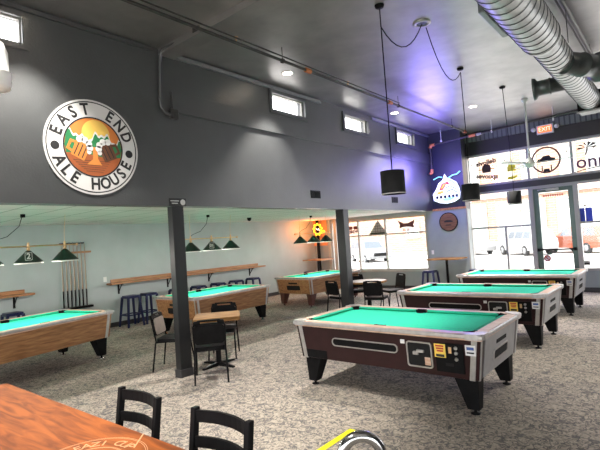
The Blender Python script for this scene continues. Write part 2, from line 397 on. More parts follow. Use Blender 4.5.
# ================================================================== outside
m_side = m_kerb
struct('pavement_near', MB().box(-40, 20, YF+.1, 18.5, -.25, -.02), m_kerb)
struct('bounce_ground', MB().box(-40, 20, -30, YB, -.3, -.13).box(-40, XA-.2, YB, YF+.1, -.3, -.13).box(XR, 20, YB, YF+.1, -.3, -.13), m_kerb)  # unseen pale ground, added to bounce sunlight up to the annex ceiling
struct('street', MB().box(-60, 30, 18.5, 38, -.35, -.15), m_asph)
struct('pavement_far', MB().box(-60, 30, 38, 41, -.3, 0), m_kerb)
def building(name, lab, x0, x1, y, h, bays, wm):
    t = thing(name, lab, 'building', ((x0+x1)/2, y, 0)); L = (x1-x0)/2
    MB().box(-L, L, 0, 8, -.1, h).build('wall', wm, t)
    MB().box(-L-.1, L+.1, -.35, 0, h-.7, h).box(-L-.1, L+.1, -.2, 0, 4.3, 4.7).build('cornice', m_stone, t)
    for bx, bw, z0, z1 in bays:
        f = MB(); f.ring([(bx-bw, z0), (bx+bw, z0), (bx+bw, z1), (bx-bw, z1)], [(bx-bw+.16, z0+.16), (bx+bw-.16, z0+.16), (bx+bw-.16, z1-.16), (bx-bw+.16, z1-.16)], 0, .14, 0, on_yneg(0, 0, 0))
        f.box(bx-.06, bx+.06, -.1, 0, z0, z1); f.box(bx-bw, bx+bw, -.1, 0, z1-(z1-z0)*.25-.06, z1-(z1-z0)*.25+.06)
        w = f.build('window', m_stone, t)
        MB().box(bx-bw+.1, bx+bw-.1, -.04, 0, z0+.1, z1-.1).build('pane', m_pane, w)
    return t
bays = []
for k, bx in enumerate((-9.2, -4.6, 0, 4.6, 9.2)):
    bays.append((bx, 1.9, .5, 3.9)); bays.append((bx-.9, .6, 5.6, 8.0)); bays.append((bx+.9, .6, 5.6, 8.0))
building('brick_shop_building', 'orange brick shop building across the street, seen through the glass door', -17.2, 6, 41, 10.5, bays, m_brick)
building('brick_warehouse', 'plain orange brick building across the street, seen through the window behind the round table', -50, -17.6, 40.5, 7.5, [(14.1, .7, 1.3, 2.7), (2, 1.3, 1.4, 3.2)], m_brick)

def car(name, lab, kind, paint, loc, rz):
    t = thing(name, lab, 'car', loc, rz)
    if kind == 'suv':
        low = [(-2.2, .35), (2.15, .35), (2.25, .6), (2.2, .95), (1.15, 1.08), (-2.2, 1.08), (-2.28, .7)]
        cab = [(-2.2, 1.05), (1.15, 1.05), (.45, 1.68), (-1.95, 1.68)]; wins = [(-1.95, -1.15), (-1.05, -.15), (-.05, .75)]; wz = (1.13, 1.58)
    else:
        low = [(-2.25, .3), (2.2, .3), (2.3, .55), (2.15, .8), (1.1, .93), (-1.5, .97), (-2.25, .93), (-2.32, .6)]
        cab = [(-1.7, .93), (1.15, .9), (.4, 1.42), (-.95, 1.42)]; wins = [(-1.15, -.35), (-.25, .65)]; wz = (.98, 1.34)
    T = Matrix(((1, 0, 0, 0), (0, 0, -1, 0), (0, 1, 0, 0), (0, 0, 0, 1)))
    MB().prism(low, -.88, .88, 0, T).build('body', paint, t, .09, 3)
    n = len(cab); c = MB()
    vs = [(x, -.84 if i < 2 else -.62, z) for i, (x, z) in enumerate(cab)]+[(x, .84 if i < 2 else .62, z) for i, (x, z) in enumerate(cab)]
    c.add(vs, [(0, 1, 2, 3), (7, 6, 5, 4), (0, 4, 5, 1), (1, 5, 6, 2), (2, 6, 7, 3), (3, 7, 4, 0)])
    c.build('cabin', paint, t, .05, 2)
    zb, zt = cab[0][1], cab[2][1]
    def yy(z, o): return .84-(.22)*(z-zb)/(zt-zb)+o
    for sgn in (-1, 1):
        g = MB()
        for a, b in wins:
            p = [(a, sgn*yy(wz[0], .004), wz[0]), (b, sgn*yy(wz[0], .004), wz[0]), (b-(.18 if b == wins[-1][1] else 0), sgn*yy(wz[1], .004), wz[1]), (a+(.12 if a == wins[0][0] else 0), sgn*yy(wz[1], .004), wz[1])]
            q = [(x, y-sgn*.02, z) for x, y, z in p]
            g.add(p+q, [(0, 1, 2, 3), (7, 6, 5, 4), (0, 4, 5, 1), (1, 5, 6, 2), (2, 6, 7, 3), (3, 7, 4, 0)])
        g.build('side_window', m_carg, t)
    g = MB(); (xa, za), (xb, zb2) = cab[1], cab[2]
    d = Vector((xb-xa, 0, zb2-za)); nrm = Vector((-d.z, 0, d.x)).normalized()*-1
    p = [Vector((xa, y*.72, za))+d*.12+nrm*.006 for y in (-1, 1)]+[Vector((xa, y*.58, za))+d*.88+nrm*.006 for y in (1, -1)]
    g.add(p+[v-nrm*.02 for v in p], [(0, 1, 2, 3), (7, 6, 5, 4), (0, 4, 5, 1), (1, 5, 6, 2), (2, 6, 7, 3), (3, 7, 4, 0)]); g.build('windscreen', m_carg, t)
    MB().box(2.2, 2.29, -.5, .5, .55, .78).build('grille', m_black, t, .01)
    for y in (-.68, .68): MB().box(2.1, 2.27, y-.17, y+.17, .68, .86).build('headlight', m_white, t, .02)
    for x in (-1.38, 1.38):
        for sgn in (-1, 1):
            w = MB(); w.lathe([(.0, -.11), (.30, -.11), (.345, -.07), (.345, .07), (.30, .11), (0, .11)], 20, 0, Matrix.Translation((x, sgn*.8, .345)) @ Matrix.Rotation(PI/2, 4, 'X'))
            wo = w.build('wheel', m_tyre, t)
            MB().lathe([(0, .0), (.2, .0), (.2, .02), (0, .03)], 14, 0, Matrix.Translation((x, sgn*.905, .345)) @ Matrix.Rotation(-sgn*PI/2, 4, 'X')).build('hubcap', m_cars, wo)
    return t
car('parked_suv', 'white sport utility car across the street, left of the glass door', 'suv', m_carw, (-8.25, 33.6, -.15), R(134))
car('parked_sedan', 'low white car left of the white sport utility car across the street', 'sedan', m_carw, (-12.75, 36.0, -.15), R(134))
car('parked_suv', 'red car parked across the street, seen right of the glass door', 'suv', m_carr, (-5.15, 34.3, -.15), R(142))
car('parked_suv', 'silver grey car in the street, seen through the window behind the round table', 'suv', m_cars, (-18.6, 30.5, -.25), R(-38))

# ================================================================== pool tables
L_, W_ = 2.34, 1.36
def pool_table(label, style, loc, rz, legm=None, group='pool tables'):
    t = thing('pool_table', label, 'pool table', loc, rz, group)
    mar = style == 'maroon'; cm = m_maroon if mar else m_oak; legm = legm or m_black
    hx, hy = L_/2, W_/2; zt, zb = .765, .355
    xt, yt, xb, yb = hx-.03, hy-.035, hx-.085, hy-.06
    c = MB(); c.hexa([(-xb, -yb, zb), (xb, -yb, zb), (xb, yb, zb), (-xb, yb, zb), (-xt, -yt, zt), (xt, -yt, zt), (xt, yt, zt), (-xt, yt, zt)])
    c.build('cabinet', cm, t, .006)
    def fx(z): return xb+(xt-xb)*(z-zb)/(zt-zb)
    def fy(z): return yb+(yt-yb)*(z-zb)/(zt-zb)
    def skin(side, u0, u1, z0, z1, d=.006, d0=-.004, poly=None):   # a thin plate lying on a cabinet face
        if poly is None: poly = [(u0, z0), (u1, z0), (u1, z1), (u0, z1)]
        def P(u, z, o):
            if side == '-y': return (u, -fy(z)-o, z)
            if side == '+y': return (-u, fy(z)+o, z)
            if side == '+x': return (fx(z)+o, u, z)
            return (-fx(z)-o, -u, z)
        n = len(poly); vs = [P(u, z, d0) for u, z in poly]+[P(u, z, d) for u, z in poly]
        return vs, [list(range(n))[::-1], list(range(n, 2*n))]+[(i, (i+1) % n, n+(i+1) % n, n+i) for i in range(n)]
    def ringskin(side, po, pi_, d=.012, d0=-.004):
        def P(u, z, o):
            if side == '-y': return (u, -fy(z)-o, z)
            return (fx(z)+o, u, z)
        n = len(po); vs = [P(u, z, d0) for u, z in po]+[P(u, z, d0) for u, z in pi_]+[P(u, z, d) for u, z in po]+[P(u, z, d) for u, z in pi_]
        fs = []
        for i in range(n):
            j = (i+1) % n
            fs += [(i, j, 2*n+j, 2*n+i), (n+j, n+i, 3*n+i, 3*n+j), (2*n+i, 2*n+j, 3*n+j, 3*n+i), (j, i, n+i, n+j)]
        return vs, fs
    # corner trims
    for sx in (-1, 1):
        for sy in (-1, 1):
            m = MB(); w = .05; e = .008
            for axis in (0, 1):
                p = []
                for z in (zb-.005, zt):
                    X, Y = fx(z)+e, fy(z)+e
                    q = [(X-.095, Y-.02), (X-.04, Y-.02), (X-.04, Y), (X-.095, Y)] if axis == 0 else [(X-.02, Y-w), (X, Y-w), (X, Y-.02), (X-.02, Y-.02)]
                    q = [(sx*a, sy*b, z) for a, b in q]
                    p += q if sx*sy > 0 else q[::-1]
                m.hexa(p)
            m.build('corner_trim', m_steel, t, .004)
    # top rail
    o_ = [(-hx, -hy), (hx, -hy), (hx, hy), (-hx, hy)]
    i_ = [(-hx+.125, -hy+.125), (hx-.125, -hy+.125), (hx-.125, hy-.125), (-hx+.125, hy-.125)]
    o2 = [(-hx+.02, -hy+.02), (hx-.02, -hy+.02), (hx-.02, hy-.02), (-hx+.02, hy-.02)]
    MB().ring(o2, i_, .74, .803).build('top_rail', m_peach, t, .004)
    MB().ring(o_, o2, .758, .80).build('rail_trim', m_steel, t, .012, 3)
    for sx in (-1, 1):
        for sy in (-1, 1):
            m = MB(); a = [(hx+.006, hy-.17), (hx+.006, hy-.05), (hx-.05, hy+.006), (hx-.17, hy+.006), (hx-.17, hy-.06), (hx-.06, hy-.17)]
            m.prism([(sx*x, sy*y) for x, y in a], .752, .808); m.build('corner_casting', m_steel, t, .006)
    # cushions
    cu = MB(); ix, iy = hx-.125, hy-.125; w = .05
    for sy in (-1, 1):
        for a, b in ((-ix+.075, -.065), (.065, ix-.075)):
            q = [(a, iy, .76), (b, iy, .76), (b, iy, .802), (a, iy, .802), (a+.04, iy-w, .785), (b-.04, iy-w, .785), (b-.04, iy-w, .795), (a+.04, iy-w, .795)]
            q = [(x, sy*y, z) for x, y, z in q]
            cu.add(q, [(0, 1, 2, 3), (7, 6, 5, 4), (0, 4, 5, 1), (1, 5, 6, 2), (2, 6, 7, 3), (3, 7, 4, 0)])
    for sx in (-1, 1):
        a, b = -iy+.075, iy-.075
        q = [(ix, a, .76), (ix, b, .76), (ix, b, .802), (ix, a, .802), (ix-w, a+.04, .785), (ix-w, b-.04, .785), (ix-w, b-.04, .795), (ix-w, a+.04, .795)]
        q = [(sx*x, y, z) for x, y, z in q]
        cu.add(q, [(0, 1, 2, 3), (7, 6, 5, 4), (0, 4, 5, 1), (1, 5, 6, 2), (2, 6, 7, 3), (3, 7, 4, 0)])
    cu.build('cushion', m_cush, t)
    MB().box(-ix, ix, -iy, iy, .74, .768).build('playing_surface', m_felt, t)
    for px, py, da in [(sx*(ix-.03), sy*(iy-.03), math.atan2(sy, sx)) for sx in (-1, 1) for sy in (-1, 1)]+[(0, iy, PI/2), (0, -iy, -PI/2)]:
        T = Matrix.Translation((px, py, 0)) @ Matrix.Rotation(da-PI/2, 4, 'Z')
        m = MB(); m.cyl((0, -.045, .745), .05, .0245, 18, 0, T); m.box(-.062, .062, -.010, .004, .75, .807, 0, T)
        for sx in (-1, 1): m.box(sx*.056-.006, sx*.056+.006, -.05, -.010, .75, .802, 0, T)
        m.build('pocket', m_black, t)
    # legs
    for sx in (-1, 1):
        for sy in (-1, 1):
            m = MB(); z0 = .05; x0, x1, u0, u1 = hx-.35, hx-.105, hx-.235, hx-.12
            ya, yb_ = hy-.27, hy-.09; yc, yd = hy-.22, hy-.11
            p = [(u0, yc, z0), (u1, yc, z0), (u1, yd, z0), (u0, yd, z0), (x0, ya, zb+.02), (x1, ya, zb+.02), (x1, yb_, zb+.02), (x0, yb_, zb+.02)]
            q = [(sx*x, sy*y, z) for x, y, z in p]
            if sx*sy < 0: q = q[:4][::-1]+q[4:][::-1]
            lg = MB().hexa(q).build('leg', legm, t, .008)
            MB().lathe([(.045, 0), (.045, .012), (.015, .02), (.015, .06)], 14, 0, Matrix.Translation((sx*(u0+u1)/2, sy*(yc+yd)/2, 0))).build('foot', m_blackm if mar else m_chrome, lg)
    # right end panel with slots
    if mar:
        MB().add(*skin('+x', -hy+.17, hy-.17, zb+.01, zt-.005, .006)).build('end_panel', m_end, t)
    e = MB(); po = rrect(-.24, .24, .455, .575, .03); pi_ = rrect(-.225, .225, .47, .56, .022)
    e.add(*ringskin('+x', po, pi_, .016)); e.add(*skin('+x', 0, 0, 0, 0, .009, -.004, rrect(-.23, .23, .462, .568, .025)), mi=1)
    e.add(*skin('+x', -.16, .16, .62, .66, .011), mi=1)
    e.build('end_slot', [m_steel if mar else m_black, m_void], t)
    if mar:
        po = rrect(-.60, .26, .535, .632, .045); pi_ = rrect(-.588, .248, .546, .621, .036)
        m = MB().add(*ringskin('-y', po, pi_, .016)); w = m.build('ball_window', m_steel, t)
        MB().add(*skin('-y', 0, 0, 0, 0, .007, -.004, pi_)).build('dark_pane', m_black, w)
        po = rrect(.365, .645, .42, .685, .03); pi_ = rrect(.378, .632, .433, .672, .022)
        w = MB().add(*ringskin('-y', po, pi_, .018)).build('cue_ball_return', m_steel, t)
        b = MB().add(*skin('-y', 0, 0, 0, 0, .006, -.004, pi_)).build('recess', m_void, w)
        m = MB(); m.box(.44, .50, -fy(.57)-.035, -fy(.57)-.004, .55, .585); m.box(.48, .56, -fy(.6)-.03, -fy(.6)-.004, .575, .605); m.build('coin_slide', m_steel, w, .006)
        MB().add(*skin('-y', .56, .62, .45, .53, .012)).build('tan_label', m_peach, w)
        w = MB().add(*skin('-y', .68, .965, .405, .695, .014)).build('coin_panel', m_black, t, .003)
        for z in (.655, .605, .545):
            MB().lathe([(.018, 0), (.018, .01), (.01, .016)], 12, 0, on_yneg(.895, -fy(z)-.012, z)).build('button', m_steel, w)
        MB().box(.82, .85, -fy(.63)-.02, -fy(.63)-.01, .60, .66).build('coin_slot', m_brass, w)
        MB().add(*skin('-y', .78, .86, .47, .50, .017)).build('coin_return', m_void, w)
        w = MB().add(*skin('-y', .675, .79, .55, .685, .019, .01)).build('sticker', m_yel, t); w['label'] = 'yellow sticker with red print'
        k = MB()
        for i, z in enumerate((.665, .64, .615)): k.add(*skin('-y', .69+.006*i, .775-.004*i, z-.008, z+.008, .0205, .018))
        k.add(*skin('-y', .69, .775, .556, .582, .0205, .018), mi=1); k.build('print', [m_redink, m_ink], w)
        w = MB().add(*skin('-y', .985, 1.085, .595, .695, .012)).build('sticker', m_wht, t); w['label'] = 'small white sticker with blue print'
        k = MB(); k.add(*skin('-y', 1.0, 1.07, .65, .678, .0135, .011)); k.add(*skin('-y', 1.0, 1.07, .615, .63, .0135, .011), mi=1); k.build('print', [m_blueink, m_ink], w)
        w = MB().add(*skin('-y', .30, .345, .65, .69, .012)).build('sticker', m_wht, t)
        m = MB().add(*skin('-y', -1.07, -.70, .362, .46, .004)); w = m.build('patch', m_black, t); w['label'] = 'black repair patch on the lower left corner'
    return t
pt = pool_table('nearest maroon pool table, in front, with its whole coin side in view', 'maroon', (-2.67, 5.03, 0), 0)
dup(pt, 'second maroon pool table, directly behind the nearest one', (-2.735, 7.88, 0))
dup(pt, 'farthest maroon pool table, standing in front of the glass door', (-2.78, 10.75, 0))
wt = pool_table('oak brown pool table at the left edge, below the lamp numbered 2', 'oak', (-8.13, 2.78, 0), R(-90+12))
dup(wt, 'middle oak brown pool table behind the small square wooden table', (-8.2, 6.71, 0), R(-90+4))
pool_table('far oak brown pool table with red brown legs, below the yellow neon sign', 'oak', (-8.22, 10.62, 0), R(-90-3), m_legred)

# ================================================================== chairs
def banquet_chair(label, loc, rz, front=None):
    t = thing('stacking_chair', label, 'chair', loc, rz, 'black stacking chairs')
    # chair faces +X, origin on the floor under the seat centre
    sp = rrect(-.21, .21, -.205, .205, .06)
    MB().prism(sp, .43, .475).build('seat', m_vinyl, t, .015, 3)
    T = Matrix.Translation((-.215, 0, .50)) @ Matrix.Rotation(R(-10), 4, 'Y') @ Matrix.Diagonal((1, 1, .87, 1))
    Tb = T @ Matrix(((0, 0, 1, 0), (1, 0, 0, 0), (0, 1, 0, 0), (0, 0, 0, 1)))
    b = MB().prism(rrect(-.195, .195, .02, .325, .05), -.018, .018, 0, Tb).build('backrest', m_vinyl, t, .012, 3)
    if front:
        MB().prism(rrect(-.175, .175, .035, .315, .045), .017, .03, 0, Tb).build('front_pad', front, b, .006); b['label'] = 'backrest with tan front'
    fr = MB()
    pts = [T @ Vector((0, s*y, z)) for s, y, z in ((-1, .2, -.06), (-1, .205, .1), (-1, .205, .30), (-1, .18, .365), (-1, .13, .385), (1, .13, .385), (1, .18, .365), (1, .205, .3), (1, .205, .1), (1, .2, -.06))]
    fr.tube(pts, .0125, 8); fr.prism(rrect(-.18, .18, .32, .345, .012, 3), -.01, .01, 0, Tb); fr.prism(rrect(-.15, .15, .372, .398, .012, 3), -.012, .012, 0, Tb)
    fr.prism(rrect(-.2, -.11, .31, .385, .02, 3), -.01, .01, 0, Tb); fr.prism(rrect(.11, .2, .31, .385, .02, 3), -.01, .01, 0, Tb)
    fr.build('back_frame', m_blackm, t)
    for s in (-1, 1):
        MB().tube([(.17, s*.2, .44), (.235, s*.215, .0)], .0125, 8).build('leg', m_blackm, t)
        p = T @ Vector((0, s*.2, -.06))
        MB().tube([p, (-.215, s*.205, .40), (-.27, s*.215, 0)], .0125, 8).build('leg', m_blackm, t)
    MB().tube([(-.2, -.2, .425), (.18, -.2, .425), (.18, .2, .425), (-.2, .2, .425)], .011, 8, 0, None, True).build('seat_frame', m_blackm, t)
    return t
def face(x, y, tx, ty): return math.atan2(ty-y, tx-x)
ch = banquet_chair('black stacking chair with back to the camera at the small square table', (-5.07, 4.02, 0), R(140))
dup(ch, 'black stacking chair on the far side of the small square table', (-5.86, 4.92, 0), R(-48))
banquet_chair('black stacking chair with tan front of its backrest, left of the near post', (-6.05, 4.12, 0), R(35), m_tan)
dup(ch, 'black stacking chair with back to the camera, left of the far post', (-6.16, 8.72, 0), R(76))
dup(ch, 'black stacking chair with back to the camera, right of the far post', (-5.24, 8.78, 0), R(103))
dup(ch, 'black stacking chair at the right end of the round table, seen from the side', (-5.50, 9.95, 0), R(238))
dup(ch, 'black stacking chair behind the round table, mostly hidden by the far post', (-6.35, 9.75, 0), R(-45))

def ladder_chair(label, loc, rz):
    t = thing('ladder_back_chair', label, 'chair', loc, rz, 'black ladder-back chairs at the foreground table')
    MB().prism(rrect(-.21, .21, -.22, .22, .03), .43, .465).build('seat', m_black, t, .01)
    for s in (-1, 1):
        MB().hexa([(.15, s*.2-.018, 0), (.19, s*.2-.018, 0), (.19, s*.2+.018, 0), (.15, s*.2+.018, 0), (.15, s*.2-.02, .44), (.195, s*.2-.02, .44), (.195, s*.2+.02, .44), (.15, s*.2+.02, .44)]).build('leg', m_black, t, .004)
        m = MB()
        for (xa, za), (xb, zb) in (((-.24, 0), (-.205, .45)), ((-.205, .45), (-.265, .905))):
            m.hexa([(xa-.02, s*.21-.018, za), (xa+.02, s*.21-.018, za), (xa+.02, s*.21+.018, za), (xa-.02, s*.21+.018, za), (xb-.02, s*.21-.018, zb), (xb+.02, s*.21-.018, zb), (xb+.02, s*.21+.018, zb), (xb-.02, s*.21+.018, zb)])
        m.build('rear_post', m_black, t, .004)
    for z, h in ((.86, .065), (.725, .06), (.595, .06), (.5, .04)):
        x = -.205-.06*(z-.45)/.48; m = MB(); n = 8; pf = []; pb = []
        for k in range(n+1):
            y = -.2+.4*k/n; d = -.045*(1-(y/.2)**2); pf.append((x+d+.009, y)); pb.append((x+d-.009, y))
        m.prism(pf+pb[::-1], z-h/2, z+h/2); m.build('slat', m_black, t)
    m = MB(); m.tube([(.17, -.2, .2), (-.22, -.2, .2)], .012, 8); m.tube([(.17, .2, .2), (-.22, .2, .2)], .012, 8); m.build('stretcher', m_black, t)
    return t
lc = ladder_chair('black ladder-back chair on the left at the long orange wooden table', (-2.73, 1.31, 0), R(-90))
dup(lc, 'black ladder-back chair at bottom centre, right of the other ladder-back chair', (-1.955, 1.335, 0), R(-88))

# ================================================================== tables
t = thing('wooden_table', 'long orange stained wooden table with a carved round emblem at bottom left', 'table', (-2.95, .955, 0), R(1.3))
top = MB(); top.box(-1.55, 1.55, -.47, .47, .705, .75); top.build('tabletop', m_bar, t, .006)
em = MB(); cx, cy = .56, .115
m_carve = mat('pale_carving', (.66, .34, .17), .5)
for r in (.285, .275, .165, .158): em.ring(circ(r+.003, 40, cx, cy), circ(r, 40, cx, cy), .7495, .7506)
for k, c_ in enumerate('EAZ1 CUP'):
    a = R(168-k*12); em.text(c_, .085, Matrix.Translation((cx+.215*math.cos(a), cy+.215*math.sin(a), .7502)) @ Matrix.Rotation(a-PI/2, 4, 'Z'), .0006)
em.box(-.09, .09, -.004, .004, .7495, .7506, 0, Matrix.Translation((.56, .40, 0)) @ Matrix.Rotation(R(-48), 4, 'Z'))
em.build('carved_emblem', m_carve, t)
for x in (-1.0, 1.0):
    m = MB(); m.box(x-.04, x+.04, -.05, .05, .03, .71); m.box(x-.04, x+.04, -.32, .32, 0, .05); m.box(x-.04, x+.04, -.3, .3, .67, .706); m.build('leg', m_blackm, t, .004)

def pedestal(t, h, arms, rc, ra, rot=0):
    MB().cyl((0, 0, .02), rc, h-.02, 18).build('column', m_blackm, t)
    m = MB()
    for k in range(arms):
        T = Matrix.Rotation(rot+2*PI*k/arms, 4, 'Z')
        m.hexa([(0, -.035, .0), (ra, -.022, 0), (ra, .022, 0), (0, .035, 0), (0, -.03, .06), (ra, -.018, .025), (ra, .018, .025), (0, .03, .06)], 0, T)
    m.build('base', m_blackm, t, .004)
t = thing('cafe_table', 'small square table with honey wood top beside the near post', 'table', (-5.52, 4.52, 0), R(48))
MB().box(-.33, .35, -.31, .31, .695, .755).build('tabletop', m_wood, t, .008); pedestal(t, .7, 4, .04, .32, PI/4)
t = thing('round_table', 'round pale topped table with wooden edge by the window', 'table', (-5.78, 9.32, 0))
MB().cyl((0, 0, .72), .42, .032, 40).build('tabletop', m_pale, t); MB().ring(circ(.44, 40), circ(.415, 40), .712, .75).build('edge', m_wood, t); pedestal(t, .722, 4, .04, .34, .3)
t = thing('high_top_table', 'tall wooden topped table by the grey teal wall, below the round wooden sign', 'table', (-5.02, 12.22, 0))
MB().box(-.46, .46, -.33, .33, 1.02, 1.06).build('tabletop', m_wood, t, .006); pedestal(t, 1.022, 4, .035, .3, PI/4)
t = thing('high_top_table', 'tall wooden topped table in the orange corner behind the far oak pool table', 'table', (-9.95, 12.85, 0))
MB().box(-.42, .42, -.36, .36, 1.06, 1.10).build('tabletop', m_shelf, t, .006); pedestal(t, 1.062, 4, .035, .3, PI/4)

# stools
def stool(label, loc, rz, h=.74):
    t = thing('metal_stool', label, 'stool', loc, rz, 'navy metal stools')
    m = MB(); m.prism(rrect(-.155, .155, -.155, .155, .04), h-.022, h); m.prism(rrect(-.16, .16, -.16, .16, .045), h-.06, h-.02); m.build('seat', m_navym, t, .006)
    for sx in (-1, 1):
        for sy in (-1, 1):
            m = MB(); a, b = .14, .205
            q = [(sx*b-.02, sy*b-.02, 0), (sx*b+.02, sy*b-.02, 0), (sx*b+.02, sy*b+.02, 0), (sx*b-.02, sy*b+.02, 0), (sx*a-.025, sy*a-.025, h-.03), (sx*a+.025, sy*a-.025, h-.03), (sx*a+.025, sy*a+.025, h-.03), (sx*a-.025, sy*a+.025, h-.03)]
            m.hexa(q); m.build('leg', m_navym, t, .004)
    r = .14+.065*(1-.28/h)
    m = MB()
    for k in range(4):
        T = Matrix.Rotation(k*PI/2, 4, 'Z'); m.box(-r, r, r-.008, r+.008, .27, .30, 0, T)
    m.build('footrest', m_navym, t)
    return t
st = stool('navy metal stool under the left end of the long wall shelf, first of its row', (-10.38, 5.9, 0), 0)
names = [(-10.40, 6.40, 'navy metal stool second from the left end of the long wall shelf'),
         (-10.40, 7.25, 'navy metal stool hidden partly behind the near post, third along the long wall shelf'),
         (-10.40, 7.95, 'navy metal stool just right of the near post, under the long wall shelf'),
         (-10.40, 8.65, 'navy metal stool second right of the near post, under the long wall shelf'),
         (-10.40, 9.35, 'navy metal stool third right of the near post, behind the middle oak pool table'),
         (-10.40, 10.05, 'navy metal stool under the right end of the long wall shelf, last of its row'),
         (-10.38, 3.35, 'navy metal stool behind the left edge oak pool table, below the short wall shelf'),
         (-9.75, 12.1, 'navy metal stool behind the far oak pool table, in the orange corner'),
         (-5.44, 12.05, 'navy metal stool left of the tall table below the round wooden sign'),
         (-4.25, 12.28, 'navy metal stool right of the tall table below the round sign')]
for x, y, l in names: dup(st, l, (x, y, 0), 0)

# ================================================================== wall shelves, cues
def shelf(label, y0, y1, brs):
    t = thing('wall_shelf', label, 'shelf', (XA, y0, 0), 0, 'wooden drink shelves on the annex wall'); n = y1-y0
    MB().box(0, .26, 0, n, 1.03, 1.07).build('board', m_shelf, t, .004)
    MB().box(.0, .03, .1, n-.12, 1.07, 1.15).build('back_board', m_shelf, t, .004)
    for b in brs:
        m = MB(); m.box(0, .015, b-.02, b+.02, .78, 1.03); m.box(0, .22, b-.015, b+.015, 1.01, 1.03)
        m.tube([(.01, b, .82), (.07, b, .90), (.16, b, 1.01)], .011, 6); m.build('bracket', m_blackm, t)
    return t
shelf('long brown wooden wall shelf behind the near post and the middle oak pool table', 5.5, 10.75, (.3, 1.7, 3.1, 4.75))
shelf('short brown wooden wall shelf at the left edge, behind the lamp numbered 2', 1.3, 3.82, (.4, 2.2))
t = thing('cue_rack', 'wooden wall rack of cues behind the left edge pool table', 'cue rack', (XA, 4.75, 0))
MB().box(0, .035, -.32, .40, 1.84, 1.885).build('top_rail', m_shelf, t, .004)
MB().box(0, .03, -.3, .25, 2.06, 2.085).build('upper_bar', m_blackm, t)
MB().box(0, .12, -.32, .36, .58, .63).build('bottom_rail', m_blackm, t, .004)
m_cue = wood('maple_cue', (.30, .21, .13), (.42, .31, .21), 2, 4, .3, 6)
def cue(label, y):
    c = thing('cue_stick', label, 'cue', (XA+.055, y, .63), 0, 'cues in the wall rack')
    MB().lathe([(.015, 0), (.0145, .38)], 10).build('butt', m_black, c)
    MB().lathe([(.0145, .38), (.012, .9), (.0065, 1.45)], 10).build('shaft', m_cue, c)
    MB().lathe([(.0065, 1.45), (.006, 1.468), (.003, 1.474)], 10).build('tip', m_blueink, c)
    return c
c0 = cue('cue stick at the left end of the wall rack', 4.47)
for k, l in enumerate(['cue stick second from the left in the wall rack', 'cue stick third from the left in the wall rack', 'cue stick in the middle of the wall rack', 'cue stick third from the right in the wall rack', 'cue stick second from the right in the wall rack', 'cue stick at the right end of the wall rack']):
    dup(c0, l, (XA+.055, 4.56+.085*k, .63))
o = MB().box(XA, XA+.008, 5.43, 5.51, 1.11, 1.23).build('outlet_plate', m_white); tag(o, 'small white outlet plate at the left end of the long wall shelf', 'outlet')
o = MB().box(-5.60, -5.53, YC-.008, YC, 1.15, 1.27).build('switch_plate', m_white); tag(o, 'small pale switch plate on the grey teal wall, left of the tall table', 'switch')

# ================================================================== lamps
def point(name, parent, loc, w, r=.05, col=(1, .93, .82)):
    d = bpy.data.lights.new(name, 'POINT'); d.energy = w; d.shadow_soft_size = r; d.color = col
    o = bpy.data.objects.new(name, d); COL.objects.link(o); o.parent = parent; o.location = loc; return o
def billiard_lamp(label, loc, rz, mark):
    t = thing('billiard_lamp', label, 'lamp', loc, rz, 'three-shade billiard lamps')   # origin on the bar, bar along local Y
    m = MB(); m.tube([(0, -.78, 0), (0, .78, 0)], .012, 8)
    for s in (-1, 1): m.lathe([(0, -.02), (.022, -.012), (.024, 0), (.022, .012), (0, .02)], 12, 0, Matrix.Translation((0, s*.79, 0)) @ Matrix.Rotation(PI/2, 4, 'X'))
    m.build('bar', m_brass, t)
    for s in (-1, 1): MB().tube([(0, s*.58, 0), (0, s*.58, .2), (.02, s*.6, ZA-loc[2])], .0035, 5).build('chain', m_brass, t)
    for k in (-1, 0, 1):
        y = k*.58
        sh = MB().lathe([(.035, -.075), (.20, -.245), (.205, -.27), (.196, -.27), (.03, -.085)], 32, 0, Matrix.Translation((0, y, 0))).build('lamp_shade', m_shade, t)
        MB().lathe([(.205, -.262), (.207, -.268), (.205, -.278), (.19, -.278), (.19, -.262)], 32, 0, Matrix.Translation((0, y, 0))).build('rim', m_shadein, sh)
        MB().lathe([(.016, .06), (.02, .02), (.016, -.01), (.03, -.03), (.022, -.075), (.0, -.08)], 14, 0, Matrix.Translation((0, y, 0))).build('fitter', m_brass, t)
        MB().lathe([(0, -.24), (.035, -.225), (.045, -.19), (.03, -.15), (.015, -.12), (0, -.12)], 14, 0, Matrix.Translation((0, y, 0))).build('bulb', m_bulb, t)
        point('bulb_light', t, (0, y, -.29), LAMP_W, .06)
    nrm = Vector((.17, 0, .165)).normalized()
    T = Matrix.Translation((.118, 0, -.162)) @ Matrix(((0, -nrm.z*0-.70, .72, 0), (1, 0, 0, 0), (0, .72, .70, 0), (0, 0, 0, 1)))
    T = Matrix.Rotation(math.atan2(-loc[1], -loc[0])-rz, 4, 'Z') @ T @ Matrix.Diagonal((1, 1.55, 1, 1)); m = MB()
    if mark: m.text(mark, .11 if len(mark) < 2 else .08, T, .002, 0, 'CENTER', .003)
    if mark: m.ring(rrect(-.05, .05, -.055, .055, .01, 2), rrect(-.044, .044, -.049, .049, .008, 2), 0, .002, 0, T)
    if mark: m.build('number', m_shadein, t)
    cd = MB(); cd.tube([(0, -.58, .05), (0, -.5, .10), (.0, -.3, .16), (0, -.12, .32), (0, -.06, ZA-loc[2])], .005, 6); cd.build('cord', m_black, t)
    MB().cyl((0, -.06, ZA-loc[2]-.05), .035, .05, 12).build('ceiling_cap', m_black, t)
    return t
billiard_lamp('billiard lamp of three green shades at the left edge, marked 2', (-8.0, 2.84, 1.99), R(4), '2')
